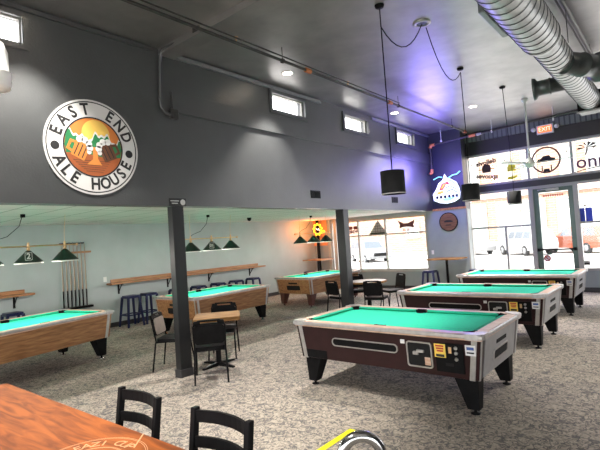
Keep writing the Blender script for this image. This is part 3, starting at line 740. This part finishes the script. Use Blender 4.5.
billiard_lamp('billiard lamp of three green shades right of the near post', (-8.05, 6.58, 1.98), R(2), '01')
billiard_lamp('billiard lamp of three green shades in front of the yellow neon', (-8.3, 10.57, 1.985), R(-2), '')

def pendant(label, x, y, hook, zc=2.43):
    t = thing('pendant_lamp', label, 'lamp', (x, y, 0), 0, 'black drum pendant lamps')
    r = .145
    sh = MB().lathe([(r, zc-.14), (r, zc+.14), (r-.006, zc+.14), (r-.006, zc-.14), (r, zc-.14)], 36).lathe([(.0, zc+.12), (r-.006, zc+.12)], 36).build('lamp_shade', m_blk_lamp, t)
    MB().lathe([(r+.002, zc-.142), (r+.002, zc-.132), (r-.008, zc-.132), (r-.008, zc-.142), (r+.002, zc-.142)], 36).build('rim', m_shadein, sh)
    MB().lathe([(0, zc-.09), (.04, zc-.07), (.045, zc-.03), (.02, zc+.03), (.018, zc+.12), (0, zc+.12)], 16).build('bulb', m_bulb, t)
    m = MB(); pts = [(0, 0, zc+.12), (0, 0, zc+.8)] + [tuple(p) for p in hook]
    m.tube(pts, .007, 6); m.build('cord', m_black, t)
    e = hook[-1] if abs(hook[-1][2]-ZC) < .05 and len(hook) < 4 else hook[0]
    MB().lathe([(.0, ZC-.035), (.05, ZC-.03), (.06, ZC)], 20, 0, Matrix.Translation((e[0], e[1], 0))).build('canopy', m_black, t)
    point('bulb_light', t, (0, 0, zc-.16), 12, .08)
    return t
def swag(a, b, sag, n=9):
    a, b = Vector(a), Vector(b); return [a.lerp(b, k/n)-Vector((0, 0, sag*4*(k/n)*(1-k/n))) for k in range(n+1)]
PX = [(-2.66, 5.02), (-2.73, 7.9), (-2.78, 10.75)]
JB = Vector((-2.5, 5.85, ZC-.02))
def loc_(p, o): return [(v[0]-o[0], v[1]-o[1], v[2]) for v in p]
pendant('black drum pendant lamp hanging above the nearest maroon pool table', *PX[0], loc_([(-2.66, 5.0, 4.6)]+swag((-2.66, 5.0, 4.35), JB, .28), PX[0]))
pendant('black drum pendant lamp hanging in front of the blue neon emblem', *PX[1], loc_([(-2.78, 8.0, 4.55)]+swag((-2.78, 8.0, 4.55), JB+Vector((0, .14, 0)), .38), PX[1]))
pendant('black drum pendant lamp hanging in front of the glass storefront, farthest of the drums', *PX[2], [(.12, -.6, 4.05), (.2, -1.0, 4.60)])
t = thing('ceiling_outlet', 'round junction plate on the dark ceiling where the pendant cords meet', 'ceiling outlet', (JB.x, JB.y, ZC))
MB().lathe([(.0, -.012), (.07, -.015)], 28).build('cover', m_band, t); MB().lathe([(.12, 0), (.12, -.012), (.075, -.022), (.07, -.01)], 28).build('rim', m_steel, t)

# recessed downlights
def downlight(label, x, y):
    t = thing('ceiling_downlight', label, 'ceiling light', (x, y, ZC), 0, 'recessed downlights')
    MB().ring(circ(.10, 28), circ(.078, 28), -.008, 0).build('rim', m_white, t); MB().lathe([(0, -.004), (.08, -.004)], 28).build('diffuser', m_down, t)
    d = bpy.data.lights.new('downlight', 'SPOT'); d.energy = DOWN_W; d.spot_size = R(84); d.spot_blend = .55; d.shadow_soft_size = .07; d.color = (1, .94, .86)
    o = bpy.data.objects.new('downlight_beam', d); COL.objects.link(o); o.parent = t; o.location = (0, 0, -.03)
    return t
for x, y, l in [(-4.9, 5.83, 'lit round downlight nearest the conduit on the dark ceiling'), (-4.95, 9.66, 'lit round downlight near the two farther small high windows'),
                (-3.5, 10.7, 'lit round downlight farthest to the right, in front of the clerestory'), (-4.9, 2.0, 'lit round downlight above the painted round logo'),
                (-1.2, 3.0, 'added unseen downlight in the ceiling above the camera side of the nearest pool table'), (.6, 7.5, 'added unseen downlight right of the silver duct'), (-2.6, .2, 'added unseen downlight above the long wooden table')]:  # these three are out of view, added for their light
    downlight(l, x, y)

# white hanging fixture at the left edge
t = thing('hanging_fixture', 'white stepped hanging light fixture at the upper left edge', 'lamp', (-3.02, .93, 0))
MB().cyl((0, 0, 3.06), .022, ZC-3.06, 12).build('stem', m_white, t)
MB().lathe([(.0, 3.08), (.055, 3.075), (.075, 3.02), (.08, 2.90), (.09, 2.895)], 32).build('housing', m_white, t)
MB().lathe([(.092, 2.893), (.092, 2.86), (.084, 2.85), (.088, 2.82), (.08, 2.80), (.0, 2.80)], 32).build('lens', m_shadein, t)

# ================================================================== pipes, conduit, duct
t = thing('sprinkler_pipe', 'long grey sprinkler pipe running along the ceiling toward the storefront', 'pipe', (-4.28, 4, 4.42))
MB().tube([(0, -8, 0), (0, 8.45, 0)], .021, 12).build('pipe', m_pipe, t)
MB().tube([(0.06, -8, 0.03), (0.06, 4.5, 0.03)], .011, 8).build('side_conduit', m_pipe, t)
for y in (1.59, 4.2, 8.3): MB().cyl((0, y-.04, -.0), .001, .001, 3).tube([(0, y-.06, 0), (0, y+.06, 0)], .038, 12).build('coupling', m_copper, t)
for y in (-3, 1, 4.55, 7.4): MB().tube([(0, y, .0), (0, y, ZC-4.42)], .006, 6).tube([(0, y-.015, 0), (0, y+.015, 0)], .036, 12).build('hanger', m_pipe, t)
for y in (0.1, 2.7): MB().tube([(0, y, .02), (0, y, .075)], .012, 8).lathe([(.03, .075), (.03, .08), (.0, .082)], 10, 0, Matrix.Translation((0, y, 0))).build('sprinkler_head', m_brass, t)
t = thing('sprinkler_pipe', 'grey pipe with orange elbows crossing in front of the clerestory windows', 'pipe', (0, 12.42, 4.27))
MB().tube([(-5.29, 0, -.02), (-.5, 0, .2)], .021, 12).tube([(-5.33, 0, -.05), (-5.33, 0, -.76)], .026, 12).tube([(-5.33, 0, -.8), (-5.46, 0, -.84)], .026, 12).build('pipe', m_pipe, t)
MB().tube([(-5.2, 0, -.02), (-5.31, 0, -.02), (-5.33, 0, -.1)], .045, 12).build('elbow', m_copper, t)
MB().tube([(-5.33, 0, -.7), (-5.33, 0, -.8), (-5.39, 0, -.82)], .045, 12).build('elbow', m_copper, t)
MB().tube([(-4.22, 0, .03), (-4.06, 0, .035)], .042, 12).build('coupling', m_copper, t)
MB().tube([(-4.02, 0, .035), (-3.9, 0, .04)], .036, 12).build('coupling', m_steel, t)
for x in (-5.0, -3.63, -2.2): MB().tube([(x, 0, .0), (x, 0, ZC-4.27)], .009, 6).tube([(x-.015, 0, .045), (x+.015, 0, .045)], .036, 12).build('hanger', m_white, t)
t = thing('conduit', 'grey conduit bending from the ceiling down the dark header wall', 'conduit', (XH, 3.72, 0))
MB().tube([(.83, .05, ZC-.03), (.5, .03, ZC-.035), (.1, 0, ZC-.04), (.05, 0, ZC-.09), (.035, 0, 4.4), (.03, -.03, 3.86), (.03, -.02, 3.78), (.03, .05, 3.71), (.03, .12, 3.70)], .022, 10).build('tube', m_head, t)
MB().box(0, .06, .12, .24, 3.64, 3.78).build('box', m_pipe, t, .006)
MB().cyl((.86, .05, ZC-.05), .09, .05, 20).build('ceiling_box', m_pipe, t)
o = MB().tube([(-.93, 1, 4.5), (-.93, 9.2, 4.5)], .03, 8).tube([(-.99, 1, 4.52), (-.99, 9.2, 4.52)], .014, 6).build('ceiling_rail', m_pipe); tag(o, 'dark pipe along the ceiling right of the silver duct', 'pipe')

def spiral(mb, p0, p1, r, pitch=.15, n=32):
    p0, p1 = Vector(p0), Vector(p1); Ln = (p1-p0).length; T = Matrix.Translation(p0) @ (p1-p0).to_track_quat('Z', 'Y').to_matrix().to_4x4()
    mb.lathe([(r, 0), (r, Ln)], n, 0, T); z = pitch
    while z < Ln:
        mb.lathe([(r, z-.012), (r+.006, z-.008), (r+.006, z), (r, z+.004)], n, 1, T, False); z += pitch
t = thing('spiral_duct', 'large silver spiral air duct hanging at the upper right', 'duct', (0, 0, 0))
DX, DZ = -1.12, 4.0
m = MB(); spiral(m, (DX, .5, DZ), (DX, 5.95, DZ), .215); m.build('wide_section', [m_galv, m_galvd], t)
m = MB(); m.lathe([(.222, 0), (.222, .05), (.187, .15), (.187, .2)], 32, 0, Matrix.Translation((DX, 5.93, DZ)) @ Matrix.Rotation(-PI/2, 4, 'X')); m.build('reducer', m_galv, t)
m = MB(); spiral(m, (DX, 6.1, DZ), (DX, 10.0, DZ), .18); m.build('narrow_section', [m_galv, m_galvd], t)
def outlet(p0, p1, r, name='side_outlet'):
    p0, p1 = Vector(p0), Vector(p1); L = (p1-p0).length; T = Matrix.Translation(p0) @ (p1-p0).to_track_quat('Z', 'Y').to_matrix().to_4x4()
    b = MB().lathe([(r, 0), (r, L*.45), (r+.012, L*.46), (r+.012, L*.5), (r, L*.51), (r, L-.07), (r+.05, L-.04), (r+.06, L), (r-.01, L), (r-.02, L-.04)], 28, 0, T).build(name, m_galvd, t)
    g = MB()
    for k in range(1, 6): g.lathe([(r*k/6+.008, L-.02), (r*k/6+.008, L+.0), (r*k/6-.004, L+.0), (r*k/6-.004, L-.02)], 24, 0, T)
    g.lathe([(0, L-.035), (r-.01, L-.035)], 24, 1, T); g.build('grille', [m_galvd, m_void], b)
outlet((DX+.06, 7.0, DZ-.06), (DX+.40, 7.62, DZ-.06), .15)
outlet((DX-.10, 8.15, DZ-.02), (DX-.56, 8.1, DZ-.03), .12)
m = MB(); T = Matrix.Translation((DX+.04, 9.85, DZ)) @ Matrix.Scale(.72, 4) 
m.box(-.34, .34, -.12, .36, -.28, .22, 0, T); m.build('end_box', m_blackm, t, .01)
m = MB(); m.box(-.36, .36, -.14, -.12, -.30, -.25, 0, T); 
for k in range(4): m.box(-.3, .3, -.10+.1*k, -.05+.1*k, -.295, -.28, 0, T)
m.build('end_grille', m_galv, t)
m = MB(); m.box(DX-.25, DX-.19, 4.55, 5.35, DZ-.12, DZ+.10); d = m.build('side_register', m_galvd, t, .01)
MB().box(DX-.256, DX-.248, 4.62, 5.28, DZ-.08, DZ+.06).build('opening', m_void, d)
for y in (3.0, 6.6, 8.6):
    for d in (-.19, .19): MB().tube([(DX+d, y, DZ+.05), (DX+d, y, ZC)], .006, 6).build('hanger', m_pipe, t)

# ceiling fan
t = thing('ceiling_fan', 'pale green ceiling fan on a long rod in front of the clerestory windows', 'fan', (-2.5, 11.12, 0))
m_fan = mat('pale_green_metal', (.70, .74, .68), .4, 0, .05, 8)
MB().cyl((0, 0, 3.3), .022, ZC-3.3, 10).build('rod', m_fan, t); MB().lathe([(.07, ZC), (.06, ZC-.05), (.02, ZC-.09)], 20).build('canopy', m_fan, t)
MB().lathe([(0, 3.08), (.05, 3.085), (.10, 3.12), (.11, 3.18), (.085, 3.24), (.03, 3.30), (.02, 3.42), (0, 3.42)], 24).build('motor', m_fan, t)
for k in range(3):
    T = Matrix.Translation((0, 0, 3.18)) @ Matrix.Rotation(R(3+120*k), 4, 'Z') @ Matrix.Rotation(R(8), 4, 'X')
    MB().prism([(.08, -.04), (.25, -.085), (.80, -.08), (.83, 0), (.80, .07), (.25, .07), (.08, .04)], -.006, .006, 0, T).build('blade', m_fan, t)

# ================================================================== signs
# painted round logo on the header wall
t = thing('wall_logo', 'large round white sign on the dark header wall reading EAST END ALE HOUSE', 'sign', (XH, 2.725, 3.105))
T0 = on_xpos(0, 0, 0)
m_lw = mat('white_sign_face', (.62, .62, .61), .6); m_sky = mat('orange_sign_sky', (.60, .19, .04), .6); m_sunm = mat('yellow_sign_sun', (.72, .47, .10), .5)
m_mt = mat('green_sign_hills', (.02, .17, .06), .5); m_br = mat('brown_sign_field', (.30, .08, .022), .6); m_amb = mat('amber_sign_mug', (.55, .20, .04), .6)
m_dk = mat('dark_brown_sign_mug', (.10, .04, .02), .5)
MB().prism(circ(.585, 72), 0, .012, 0, T0).build('board', m_lw, t)
m = MB(); m.ring(circ(.562, 72), circ(.549, 72), .012, .0135, 0, T0); m.ring(circ(.372, 64), circ(.355, 64), .012, .0145, 0, T0); m.build('ring', m_ink, t)
m = MB(); RT = .46
def arc(txt, a0, step, up):
    for k, c_ in enumerate(txt):
        if c_ == ' ': continue
        a = R(a0+step*k); rot = a-PI/2 if up else a+PI/2
        m.text(c_, .195, T0 @ Matrix.Translation((RT*math.cos(a), RT*math.sin(a), .0128)) @ Matrix.Rotation(rot, 4, 'Z') @ Matrix.Diagonal((.86, 1, 1, 1)), .0012, 0, 'CENTER', .006)
arc('EAST END', 161, -19.8, True); arc('ALE HOUSE', 205, 16.2, False)
m.build('lettering', m_ink, t)
for a in (183, 355): MB().prism(circ(.05, 24, RT*math.cos(R(a)), RT*math.sin(R(a))), .012, .014, 0, T0).build('dot', m_ink, t)
def clip(x0, x1, f, n=30, r=.355, bottom=None):
    # region under curve f inside the circle
    pts = []
    for k in range(n+1):
        x = x0+(x1-x0)*k/n; lim = math.sqrt(max(0, r*r-x*x)); pts.append((x, max(-lim, min(lim, f(x)))))
    for k in range(n+1):
        x = x1-(x1-x0)*k/n; lim = math.sqrt(max(0, r*r-x*x)); b = -lim if bottom is None else max(-lim, min(lim, bottom(x))); pts.append((x, b))
    return pts
def strip(mb, f, bottom, z0, z1, n=40, r=.355, x0=-.355, x1=.355):
    for k in range(n):
        xa, xb = x0+(x1-x0)*k/n, x0+(x1-x0)*(k+1)/n; q = []
        for x in (xa, xb):
            lim = math.sqrt(max(0, r*r-x*x)); q.append((max(-lim, min(lim, bottom(x))), max(-lim, min(lim, f(x)))))
        if q[0][1]-q[0][0] < 1e-4 and q[1][1]-q[1][0] < 1e-4: continue
        mb.add([(xa, q[0][0], z1), (xb, q[1][0], z1), (xb, q[1][1], z1), (xa, q[0][1], z1)], [(0, 1, 2, 3)], 0, False, T0)
MB().prism(circ(.355, 64), .012, .0130, 0, T0).build('sky', m_sky, t)
MB().prism(circ(.175, 40, .03, .165), .013, .0136, 0, T0).build('sun', m_sunm, t)
def hills(x): return .105+.045*math.sin(x*17)+.05*math.sin(x*39+1)*.6+.02*math.sin(x*80)
m = MB(); strip(m, lambda x: hills(x)+.03, lambda x: hills(x)-.01, .0137, .0140); m.build('snow', m_lw, t)
m = MB(); strip(m, hills, lambda x: -.16, .0138, .0143); m.build('hills', m_mt, t)
m = MB(); strip(m, lambda x: -.10-.02*math.sin(x*9), lambda x: -.355, .0140, .0146); m.build('field', m_br, t)
m = MB()
for k in range(6): m.prism([(-.26+.03*k, -.17-.025*k), (.2-.02*k, -.165-.027*k), (.2-.02*k, -.172-.027*k), (-.26+.03*k, -.18-.025*k)], .0146, .0150, 0, T0)
m.build('furrow', m_dk, t)
MB().prism([(-.02, .0), (.045, .0), (.04, -.14), (.09, -.22), (-.1, -.22), (-.02, -.15)], .0147, .0153, 0, T0).build('stream', m_amb, t)
for sgn, mm in ((-1, m_amb), (1, m_dk)):
    TM = T0 @ Matrix.Translation((sgn*.165, -.045, 0)) @ Matrix.Rotation(R(24*sgn), 4, 'Z')
    g = MB(); g.prism([(-.085, -.11), (.085, -.11), (.095, .10), (-.095, .10)], .0150, .0165, 0, TM)
    hd = [(sgn*.09, .07), (sgn*.16, .06), (sgn*.16, -.07), (sgn*.09, -.08), (sgn*.09, -.05), (sgn*.13, -.04), (sgn*.13, .03), (sgn*.09, .04)]
    g.prism(hd, .0150, .0165, 0, TM); o = g.build('mug', mm, t)
    k = MB()
    for x in (-.05, 0, .05): k.prism([(x-.006, -.09), (x+.006, -.09), (x+.006, .07), (x-.006, .07)], .0165, .0170, 0, TM)
    k.build('stave_line', m_ink, o)
    k = MB()
    for fx_, fy_, fr in ((-.06, .11, .04), (0, .13, .042), (.06, .11, .04), (-sgn*.09, .07, .04), (-sgn*.1, .02, .028)): k.prism(circ(fr, 16, fx_, fy_), .0166, .0175, 0, TM)
    k.build('foam', m_lw, o)
# small plaque on the header above the near post
t = thing('plaque', 'small black plaque with white print on the header above the near post', 'sign', (XH, 3.90, 2.455))
MB().box(0, .008, -.14, .14, -.055, .055).build('board', m_ink, t)
m = MB(); m.box(.008, .010, -.12, .02, .012, .024); m.box(.008, .010, -.10, .0, -.022, -.010); m.prism(circ(.042, 20, .085, 0), .008, .010, 0, T0); m.build('print', m_lw, t)
# header vents
def vent(label, y):
    t = thing('wall_vent', label, 'vent', (XH, y, 2.68), 0, 'black vents on the header wall')
    MB().ring([(-.15, -.075), (.15, -.075), (.15, .075), (-.15, .075)], [(-.125, -.05), (.125, -.05), (.125, .05), (-.125, .05)], 0, .012, 0, T0).build('frame', m_blackm, t)
    m = MB(); m.box(0, .003, -.125, .125, -.05, .05)
    for k in range(4): m.box(.002, .01, -.125, .125, -.045+.024*k, -.037+.024*k)
    m.box(.002, .011, -.01, .01, -.05, .05)
    m.build('louvre', m_void, t); return t
v = vent('black vent on the header wall, left of the far post', 7.12)
dup(v, 'black vent on the header wall behind the nearest drum pendant', (XH, 10.35, 2.66))
# exit sign
t = thing('exit_sign', 'lit orange red EXIT sign above the clerestory windows', 'sign', (-2.62, YF-.10, 4.33))
MB().box(-.2, .2, -.06, .02, -.12, .12).build('housing', m_white, t, .008)
m_exf = emit('lit_exit_face', (1, .22, .06), 1.0)
f = MB().box(-.165, .165, -.066, -.06, -.085, .085).build('face', m_exf, t)
MB().text('EXIT', .15, on_yneg(0, -.067, 0), .002).build('lettering', emit('lit_exit_letters', (1, .75, .55), 1.3), f)
for s in (-1, 1): MB().lathe([(.0, -.04), (.05, -.03), (.06, .03), (0, .04)], 16, 0, Matrix.Translation((s*.28, -.02, .03)) @ Matrix.Rotation(R(90), 4, 'X')).build('emergency_light', m_white, t)
# neon emblem
t = thing('neon_sign', 'glowing white and blue mountain emblem neon on the navy corner wall', 'neon sign', (-5.0, YC, 2.98))
m_nw = emit('white_neon', (.9, .97, 1), 1.1); m_nc = emit('cyan_neon', (.25, .75, .85), 1.4); m_no = emit('orange_neon', (1, .28, .05), 1.6); m_nb = emit('burgundy_neon', (.30, .03, .05), .9); m_nv = emit('blue_neon', (.2, .25, .9), 1.4)
TN = on_yneg(0, -.03, 0)
body = [(-.36, -.28), (-.38, -.12), (-.28, .0), (-.2, .16), (-.08, .24), (-.02, .40), (.04, .28), (.14, .24), (.28, .14), (.34, .0), (.36, -.14), (.34, -.28), (.2, -.36), (0, -.39), (-.2, -.36)]
MB().prism(body, 0, .03, 0, TN).build('glowing_body', m_nw, t, .006)
MB().tube([TN @ Vector((x*1.04, y*1.04, .035)) for x, y in body], .012, 8, 0, None, True).build('outline_tube', m_nw, t)
MB().prism([(-.22, -.02), (-.12, .16), (.04, .20), (.12, .12), (.0, .12), (-.1, -.02)], .03, .04, 0, TN).build('swoosh', m_nb, t)
MB().prism([(-.17, .02), (-.08, .14), (.05, .165), (-.02, .125), (-.1, .02)], .04, .046, 0, TN).build('swoosh', m_no, t)
MB().prism([(-.30, -.15), (-.08, -.11), (-.1, -.04), (-.26, -.06)], .03, .045, 0, TN).build('flame', m_no, t)
for st_ in (((.06, .24), (.18, .2), (.27, .08)), ((-.04, .02), (.12, .07), (.28, -.04)), ((.0, -.08), (.16, -.03), (.31, -.14))):
    MB().tube([TN @ Vector((x, y, .035)) for x, y in st_], .02, 8).build('blue_stroke', m_nv, t)
for x in (-.28, -.17, -.05, .07, .18, .28): MB().prism(rrect(x-.035, x+.035, -.26, -.18, .01, 2), .03, .04, 0, TN).build('dark_mark', m_navy, t)
MB().prism([(-.12, -.33), (.06, -.35), (.2, -.29), (.2, -.25), (-.12, -.27)], .03, .04, 0, TN).build('cyan_band', m_nc, t)
m = MB(); m.tube([TN @ Vector(p) for p in ((.08, .30, .03), (.20, .36, .03), (.32, .37, .03), (.42, .44, .03))], .016, 8); m.tube([TN @ Vector(p) for p in ((-.36, .3, .03), (-.2, .36, .03), (-.1, .34, .03))], .012, 8); m.build('cyan_tube', m_nc, t)
point('neon_glow', t, (.1, -1.0, .5), 140, .45, (.28, .22, 1))
# round wooden sign
t = thing('barrel_sign', 'round dark wooden sign on the grey teal wall below the neon emblem', 'sign', (-5.03, YC, 2.05))
TN = on_yneg(0, 0, 0)
MB().prism(circ(.26, 48), 0, .025, 0, TN).build('board', wood('dark_barrel_wood', (.14, .06, .03), (.26, .12, .06), 0, 3, .5, 8), t, .004)
MB().ring(circ(.265, 48), circ(.245, 48), 0, .032, 0, TN).build('hoop', m_blackm, t)
m = MB(); m.prism([(-.14, .01), (-.06, .05), (.06, .045), (.15, .01), (.1, -.01), (-.1, -.01)], .025, .029, 0, TN); m.prism([(-.09, -.1), (.09, -.1), (.07, -.075), (-.07, -.075)], .025, .029, 0, TN); m.build('emblem', m_ink, t)
# yellow neon in the annex corner
t = thing('neon_sign', 'yellow flower shaped neon in the orange corner of the annex', 'neon sign', (-10.18, 13.3, 2.14))
m_ny = emit('yellow_neon', (1, .80, .04), 1.6)
TN = on_yneg(0, 0, 0); m = MB(); pts = []
for k in range(64):
    a = 2*PI*k/64; r = .17+.035*math.sin(9*a); pts.append(TN @ Vector((r*math.cos(a)*1.05-.05, r*math.sin(a)*1.1+.02, 0)))
m.tube(pts, .016, 8, 0, None, True); m.tube([TN @ Vector(p) for p in ((.05, -.13, 0), (.2, -.12, 0), (.28, -.07, 0), (.22, -.03, 0), (.12, -.07, 0))], .016, 8)
m.build('yellow_tube', m_ny, t)
m = MB(); m.tube([TN @ Vector(p) for p in ((-.12, .06, 0), (-.05, .0, 0), (.0, .05, 0), (.03, -.04, 0))], .014, 8); m.build('white_tube', m_nw, t)
MB().tube([(-.1, .01, .2), (-.1, .01, ZA-2.14)], .004, 5).tube([(.12, .01, .2), (.12, .01, ZA-2.14)], .004, 5).build('hanger', m_black, t)
point('neon_glow', t, (0, -.4, 0), 32, .12, (1, .26, .04))

# window signs (seen from inside, hung on the glass)
def wsign(name, label, x, z, parts, group=None):
    t = thing(name, label, 'sign', (x, YF+.085, z), 0, group)
    for n, mb_, mm in parts: mb_.build(n, mm, t)
    return t
TW = on_yneg(0, 0, 0)
m_dkred = mat('dark_red_sign', (.10, .02, .02), .5); m_grey = mat('grey_sign', (.33, .33, .32), .5); m_bluem = mat('bright_blue_sign', (.02, .05, .55), .5)
# annex window row
m = MB(); 
bl = [MB().prism(rrect(a, b, -.02, .1, .03, 3), 0, .02, 0, TW) for a, b in ((-.2, -.04), (.0, .2))]
m.text('BREW', .16, TW @ Matrix.Translation((0, -.1, .005)), .008, 0, 'CENTER', .006)
wsign('window_sign', 'dark lettered beer sign in the left pane of the annex window beside the far post', -9.0, 2.08, [('lettering', m, m_dkred)]+[('block', b, m_dkred) for b in bl])
tri = [(-.36, -.24), (.36, -.24), (.02, .25)]
m2 = MB()
for k in range(4): z = -.13+.09*k; w_ = .36*(1-(z+.24)/.5); m2.box(-w_, w_, -.016, -.012, z-.006, z+.006)
for s in (-.09, .0, .1): m2.box(s-.005, s+.005, -.016, -.012, -.22, .14)
wsign('window_sign', 'grey triangular sign with dark green base in the middle pane of the annex window', -8.02, 2.07,
      [('panel', MB().prism(tri, 0, .012, 0, TW), m_grey), ('base_band', MB().prism([(-.37, -.25), (.37, -.25), (.30, -.17), (-.30, -.17)], 0, .02, 0, TW), m_shade), ('line', m2, m_ink)])
bow = [(-.30, .17), (-.08, .06), (.08, .06), (.30, .15), (.26, -.02), (.30, -.09), (.08, -.06), (-.08, -.06), (-.24, -.09), (-.22, .02)]
wsign('window_sign', 'dark red bow tie shaped beer sign in the right pane of the annex window', -6.95, 2.08,
      [('bow_tie', MB().prism(bow, 0, .02, 0, TW), m_dkred), ('lettering', MB().text('BEER', .12, TW @ Matrix.Translation((0, -.16, 0)), .006), m_redink)])
m = MB(); m.box(-1.8, 1.8, -.012, 0, -.05, .05); k2 = [MB().prism(circ(.032, 8, -1.74+.12*k, .01*(-1)**k), .012, .02, 0, TW) for k in range(30)]; m_bdg = mat('yellow_badge', (.85, .62, .05), .5)
wsign('garland', 'row of yellow and peach badges along the top of the annex window', -8.07, 2.375, [('strip', m, mat('peach_strip', (.75, .5, .34), .6)), *[('badge', b, m_bdg) for b in k2]])
# clerestory decals
m = MB(); m.text('dellovis', .19, mirror_x(TW @ Matrix.Translation((0, .2, 0)) @ Matrix.Rotation(R(6), 4, 'Z')), .004, 0, 'CENTER', .008)
mw = MB(); mw.text('spuoves', .19, mirror_x(TW @ Matrix.Translation((0, -.21, 0)) @ Matrix.Rotation(R(-8), 4, 'Z')), .004, 0, 'CENTER', .008)
mbb = MB(); mbb.prism([(-.11, -.1), (.11, -.1), (.13, .0), (.11, .1), (.05, .14), (-.05, .14), (-.11, .1), (-.13, 0)], 0, .006, 0, TW); mbb.box(-.24, .24, -.005, 0, -.01, .01)
m_dbd = mat('dark_brown_decal', (.06, .03, .025), .6)
wsign('window_decal', 'dark brown script decal around a small barrel in the left clerestory pane', -4.27, 3.52, [('lettering', m, m_dbd), ('lettering', mw, m_dbd), ('barrel', mbb, m_dbd)])
m = MB(); m.ring(circ(.36, 48), circ(.315, 48), 0, .006, 0, TW)
for k in range(9): a = R(40+k*12.5); m.prism(circ(.025, 8, .337*math.cos(a), .337*math.sin(a)), .006, .010, 0, TW)
m3 = MB(); m3.prism([(-.22, -.05), (-.2, .03), (-.12, .05), (-.06, .11), (.08, .12), (.13, .05), (.22, .03), (.23, -.05)], 0, .006, 0, TW); m3.box(-.12, -.09, -.006, 0, -.3, -.15); m3.box(.1, .13, -.006, 0, -.3, -.15); m3.prism([(-.08, -.36), (.0, -.31), (.08, -.36), (.07, -.24), (-.07, -.24)], 0, .006, 0, TW)
wsign('window_decal', 'round brown ring decal with a dark car shape in the clerestory window', -2.70, 3.54, [('ring', m, mat('brown_decal', (.22, .10, .06), .6)), ('car_shape', m3, m_ink)])
m = MB(); m.text('onno', .46, (TW @ Matrix.Translation((.30, -.08, 0))), .004, 0, 'CENTER', .006)
m3 = MB(); m3.tube([TW @ Vector(p) for p in ((-.35, -.34, .0), (0, -.27, .0), (.7, -.2, .0))], .012, 6)
m4 = MB(); m4.tube([TW @ Vector(p) for p in ((.05, .1, 0), (.08, .2, 0), (.1, .3, 0))], .018, 6)
for k in range(6): a = R(-10+40*k); m4.prism([(.1, .29), (.1+.2*math.cos(a-.15), .31+.12*math.sin(a-.15)), (.1+.24*math.cos(a), .29+.13*math.sin(a)), (.1+.18*math.cos(a+.2), .31+.14*math.sin(a+.2))], 0, .006, 0, TW)
wsign('window_decal', 'dark mirrored lettering with a palm tree in the right clerestory pane', -1.83, 3.42, [('lettering', m, mat('plum_decal', (.16, .07, .14), .6)), ('underline', m3, m_ink), ('palm', m4, m_ink)])
t = thing('hanging_ornament', 'small yellow hanging sign of two pieces in the left clerestory window', 'sign', (-3.55, YF-.03, 3.42))
MB().prism([(-.11, -.07), (.11, -.07), (.10, .1), (.03, .16), (-.06, .15), (-.11, .05)], 0, .03, 0, TW).build('upper_piece', m_ytape, t)
MB().prism([(-.13, -.29), (.0, -.30), (.14, -.24), (.13, -.20), (-.1, -.22)], 0, .03, 0, TW).build('lower_piece', m_ytape, t)
m = MB(); m.tube([(0, -.01, -.22), (0, -.01, .58)], .005, 6); m.prism([(-.015, .2), (.02, .2), (.015, .32), (-.01, .32)], 0, .02, 0, TW); m.build('cord', m_ytape, t)
def bsq(label, x): return wsign('window_sign', label, x, 1.98, [('panel', MB().prism(rrect(-.075, .075, -.18, .18, .01, 2), 0, .012, 0, TW), m_bluem)], 'blue window signs')
bsq('left one of two bright blue rectangular signs in the window right of the door', -1.98); bsq('right one of two bright blue rectangular signs in the window right of the door', -1.815)
m = [MB().prism(rrect(-.24+.055*k, -.205+.055*k, -.03, .03, .01, 2), 0, .004, 0, TW) for k in range(9)]
wsign('door_decal', 'red row of small marks at the top of the glass door', -2.6, 2.57, [('mark', b, m_redink) for b in m])
m = MB(); m.ring(circ(.08, 28), circ(.058, 28), 0, .006, 0, TW); m.box(-.07, .07, -.008, 0, -.012, .012, 0, Matrix.Rotation(R(45), 4, 'Y')); m2 = MB().prism(circ(.09, 24), -.004, 0, 0, TW)
wsign('door_sticker', 'round red and white prohibition sticker on the glass door', -2.86, .88, [('disc', m2, m_wht), ('ring', m, m_redink)])
m = MB().prism(rrect(-.1, .1, -.06, .06, .01, 2), 0, .004, 0, TW); m2 = MB().prism(rrect(-.085, .085, -.04, .01, .005, 2), .004, .007, 0, TW)
wsign('window_sticker', 'small grey sticker low in the window right of the door', -1.98, .74, [('panel', m, m_wht), ('print', m2, m_ink)])

# annex ceiling bits
def dome(label, x, y):
    t = thing('ceiling_dome', label, 'camera', (x, y, ZA), 0, 'small black domes on the annex ceiling')
    MB().cyl((0, 0, -.03), .06, .03, 18).build('base', m_black, t); MB().lathe([(.055, -.03), (.05, -.06), (.03, -.085), (0, -.095)], 18).build('dome', m_black, t); return t
d0 = dome('small black dome on the annex ceiling right of the middle billiard lamp', -8.9, 8.6)

# ================================================================== rail and floor tape
t = thing('handrail', 'chrome looped handrail end at the bottom centre', 'rail', (-1.12, 1.66, 0), R(40))
pts = [(-.085, 0, .0), (-.085, 0, .85)]+[(.085*math.cos(a), 0, .862+.085*math.sin(a)) for a in [PI-PI*k/12 for k in range(13)]]+[(.085, 0, .85), (.085, 0, 0)]
MB().tube(pts, .025, 16).build('rail', m_chrome, t)
for x in (-.085, .085): MB().lathe([(.05, 0), (.05, .006), (.025, .012)], 20, 0, Matrix.Translation((x, 0, 0))).build('flange', m_chrome, t)
o = MB().box(-2.535, -2.475, 1.2, 3.59, 0, .004).build('floor_tape', m_ytape); tag(o, 'bright yellow tape strip on the carpet beside the chrome handrail', 'tape')
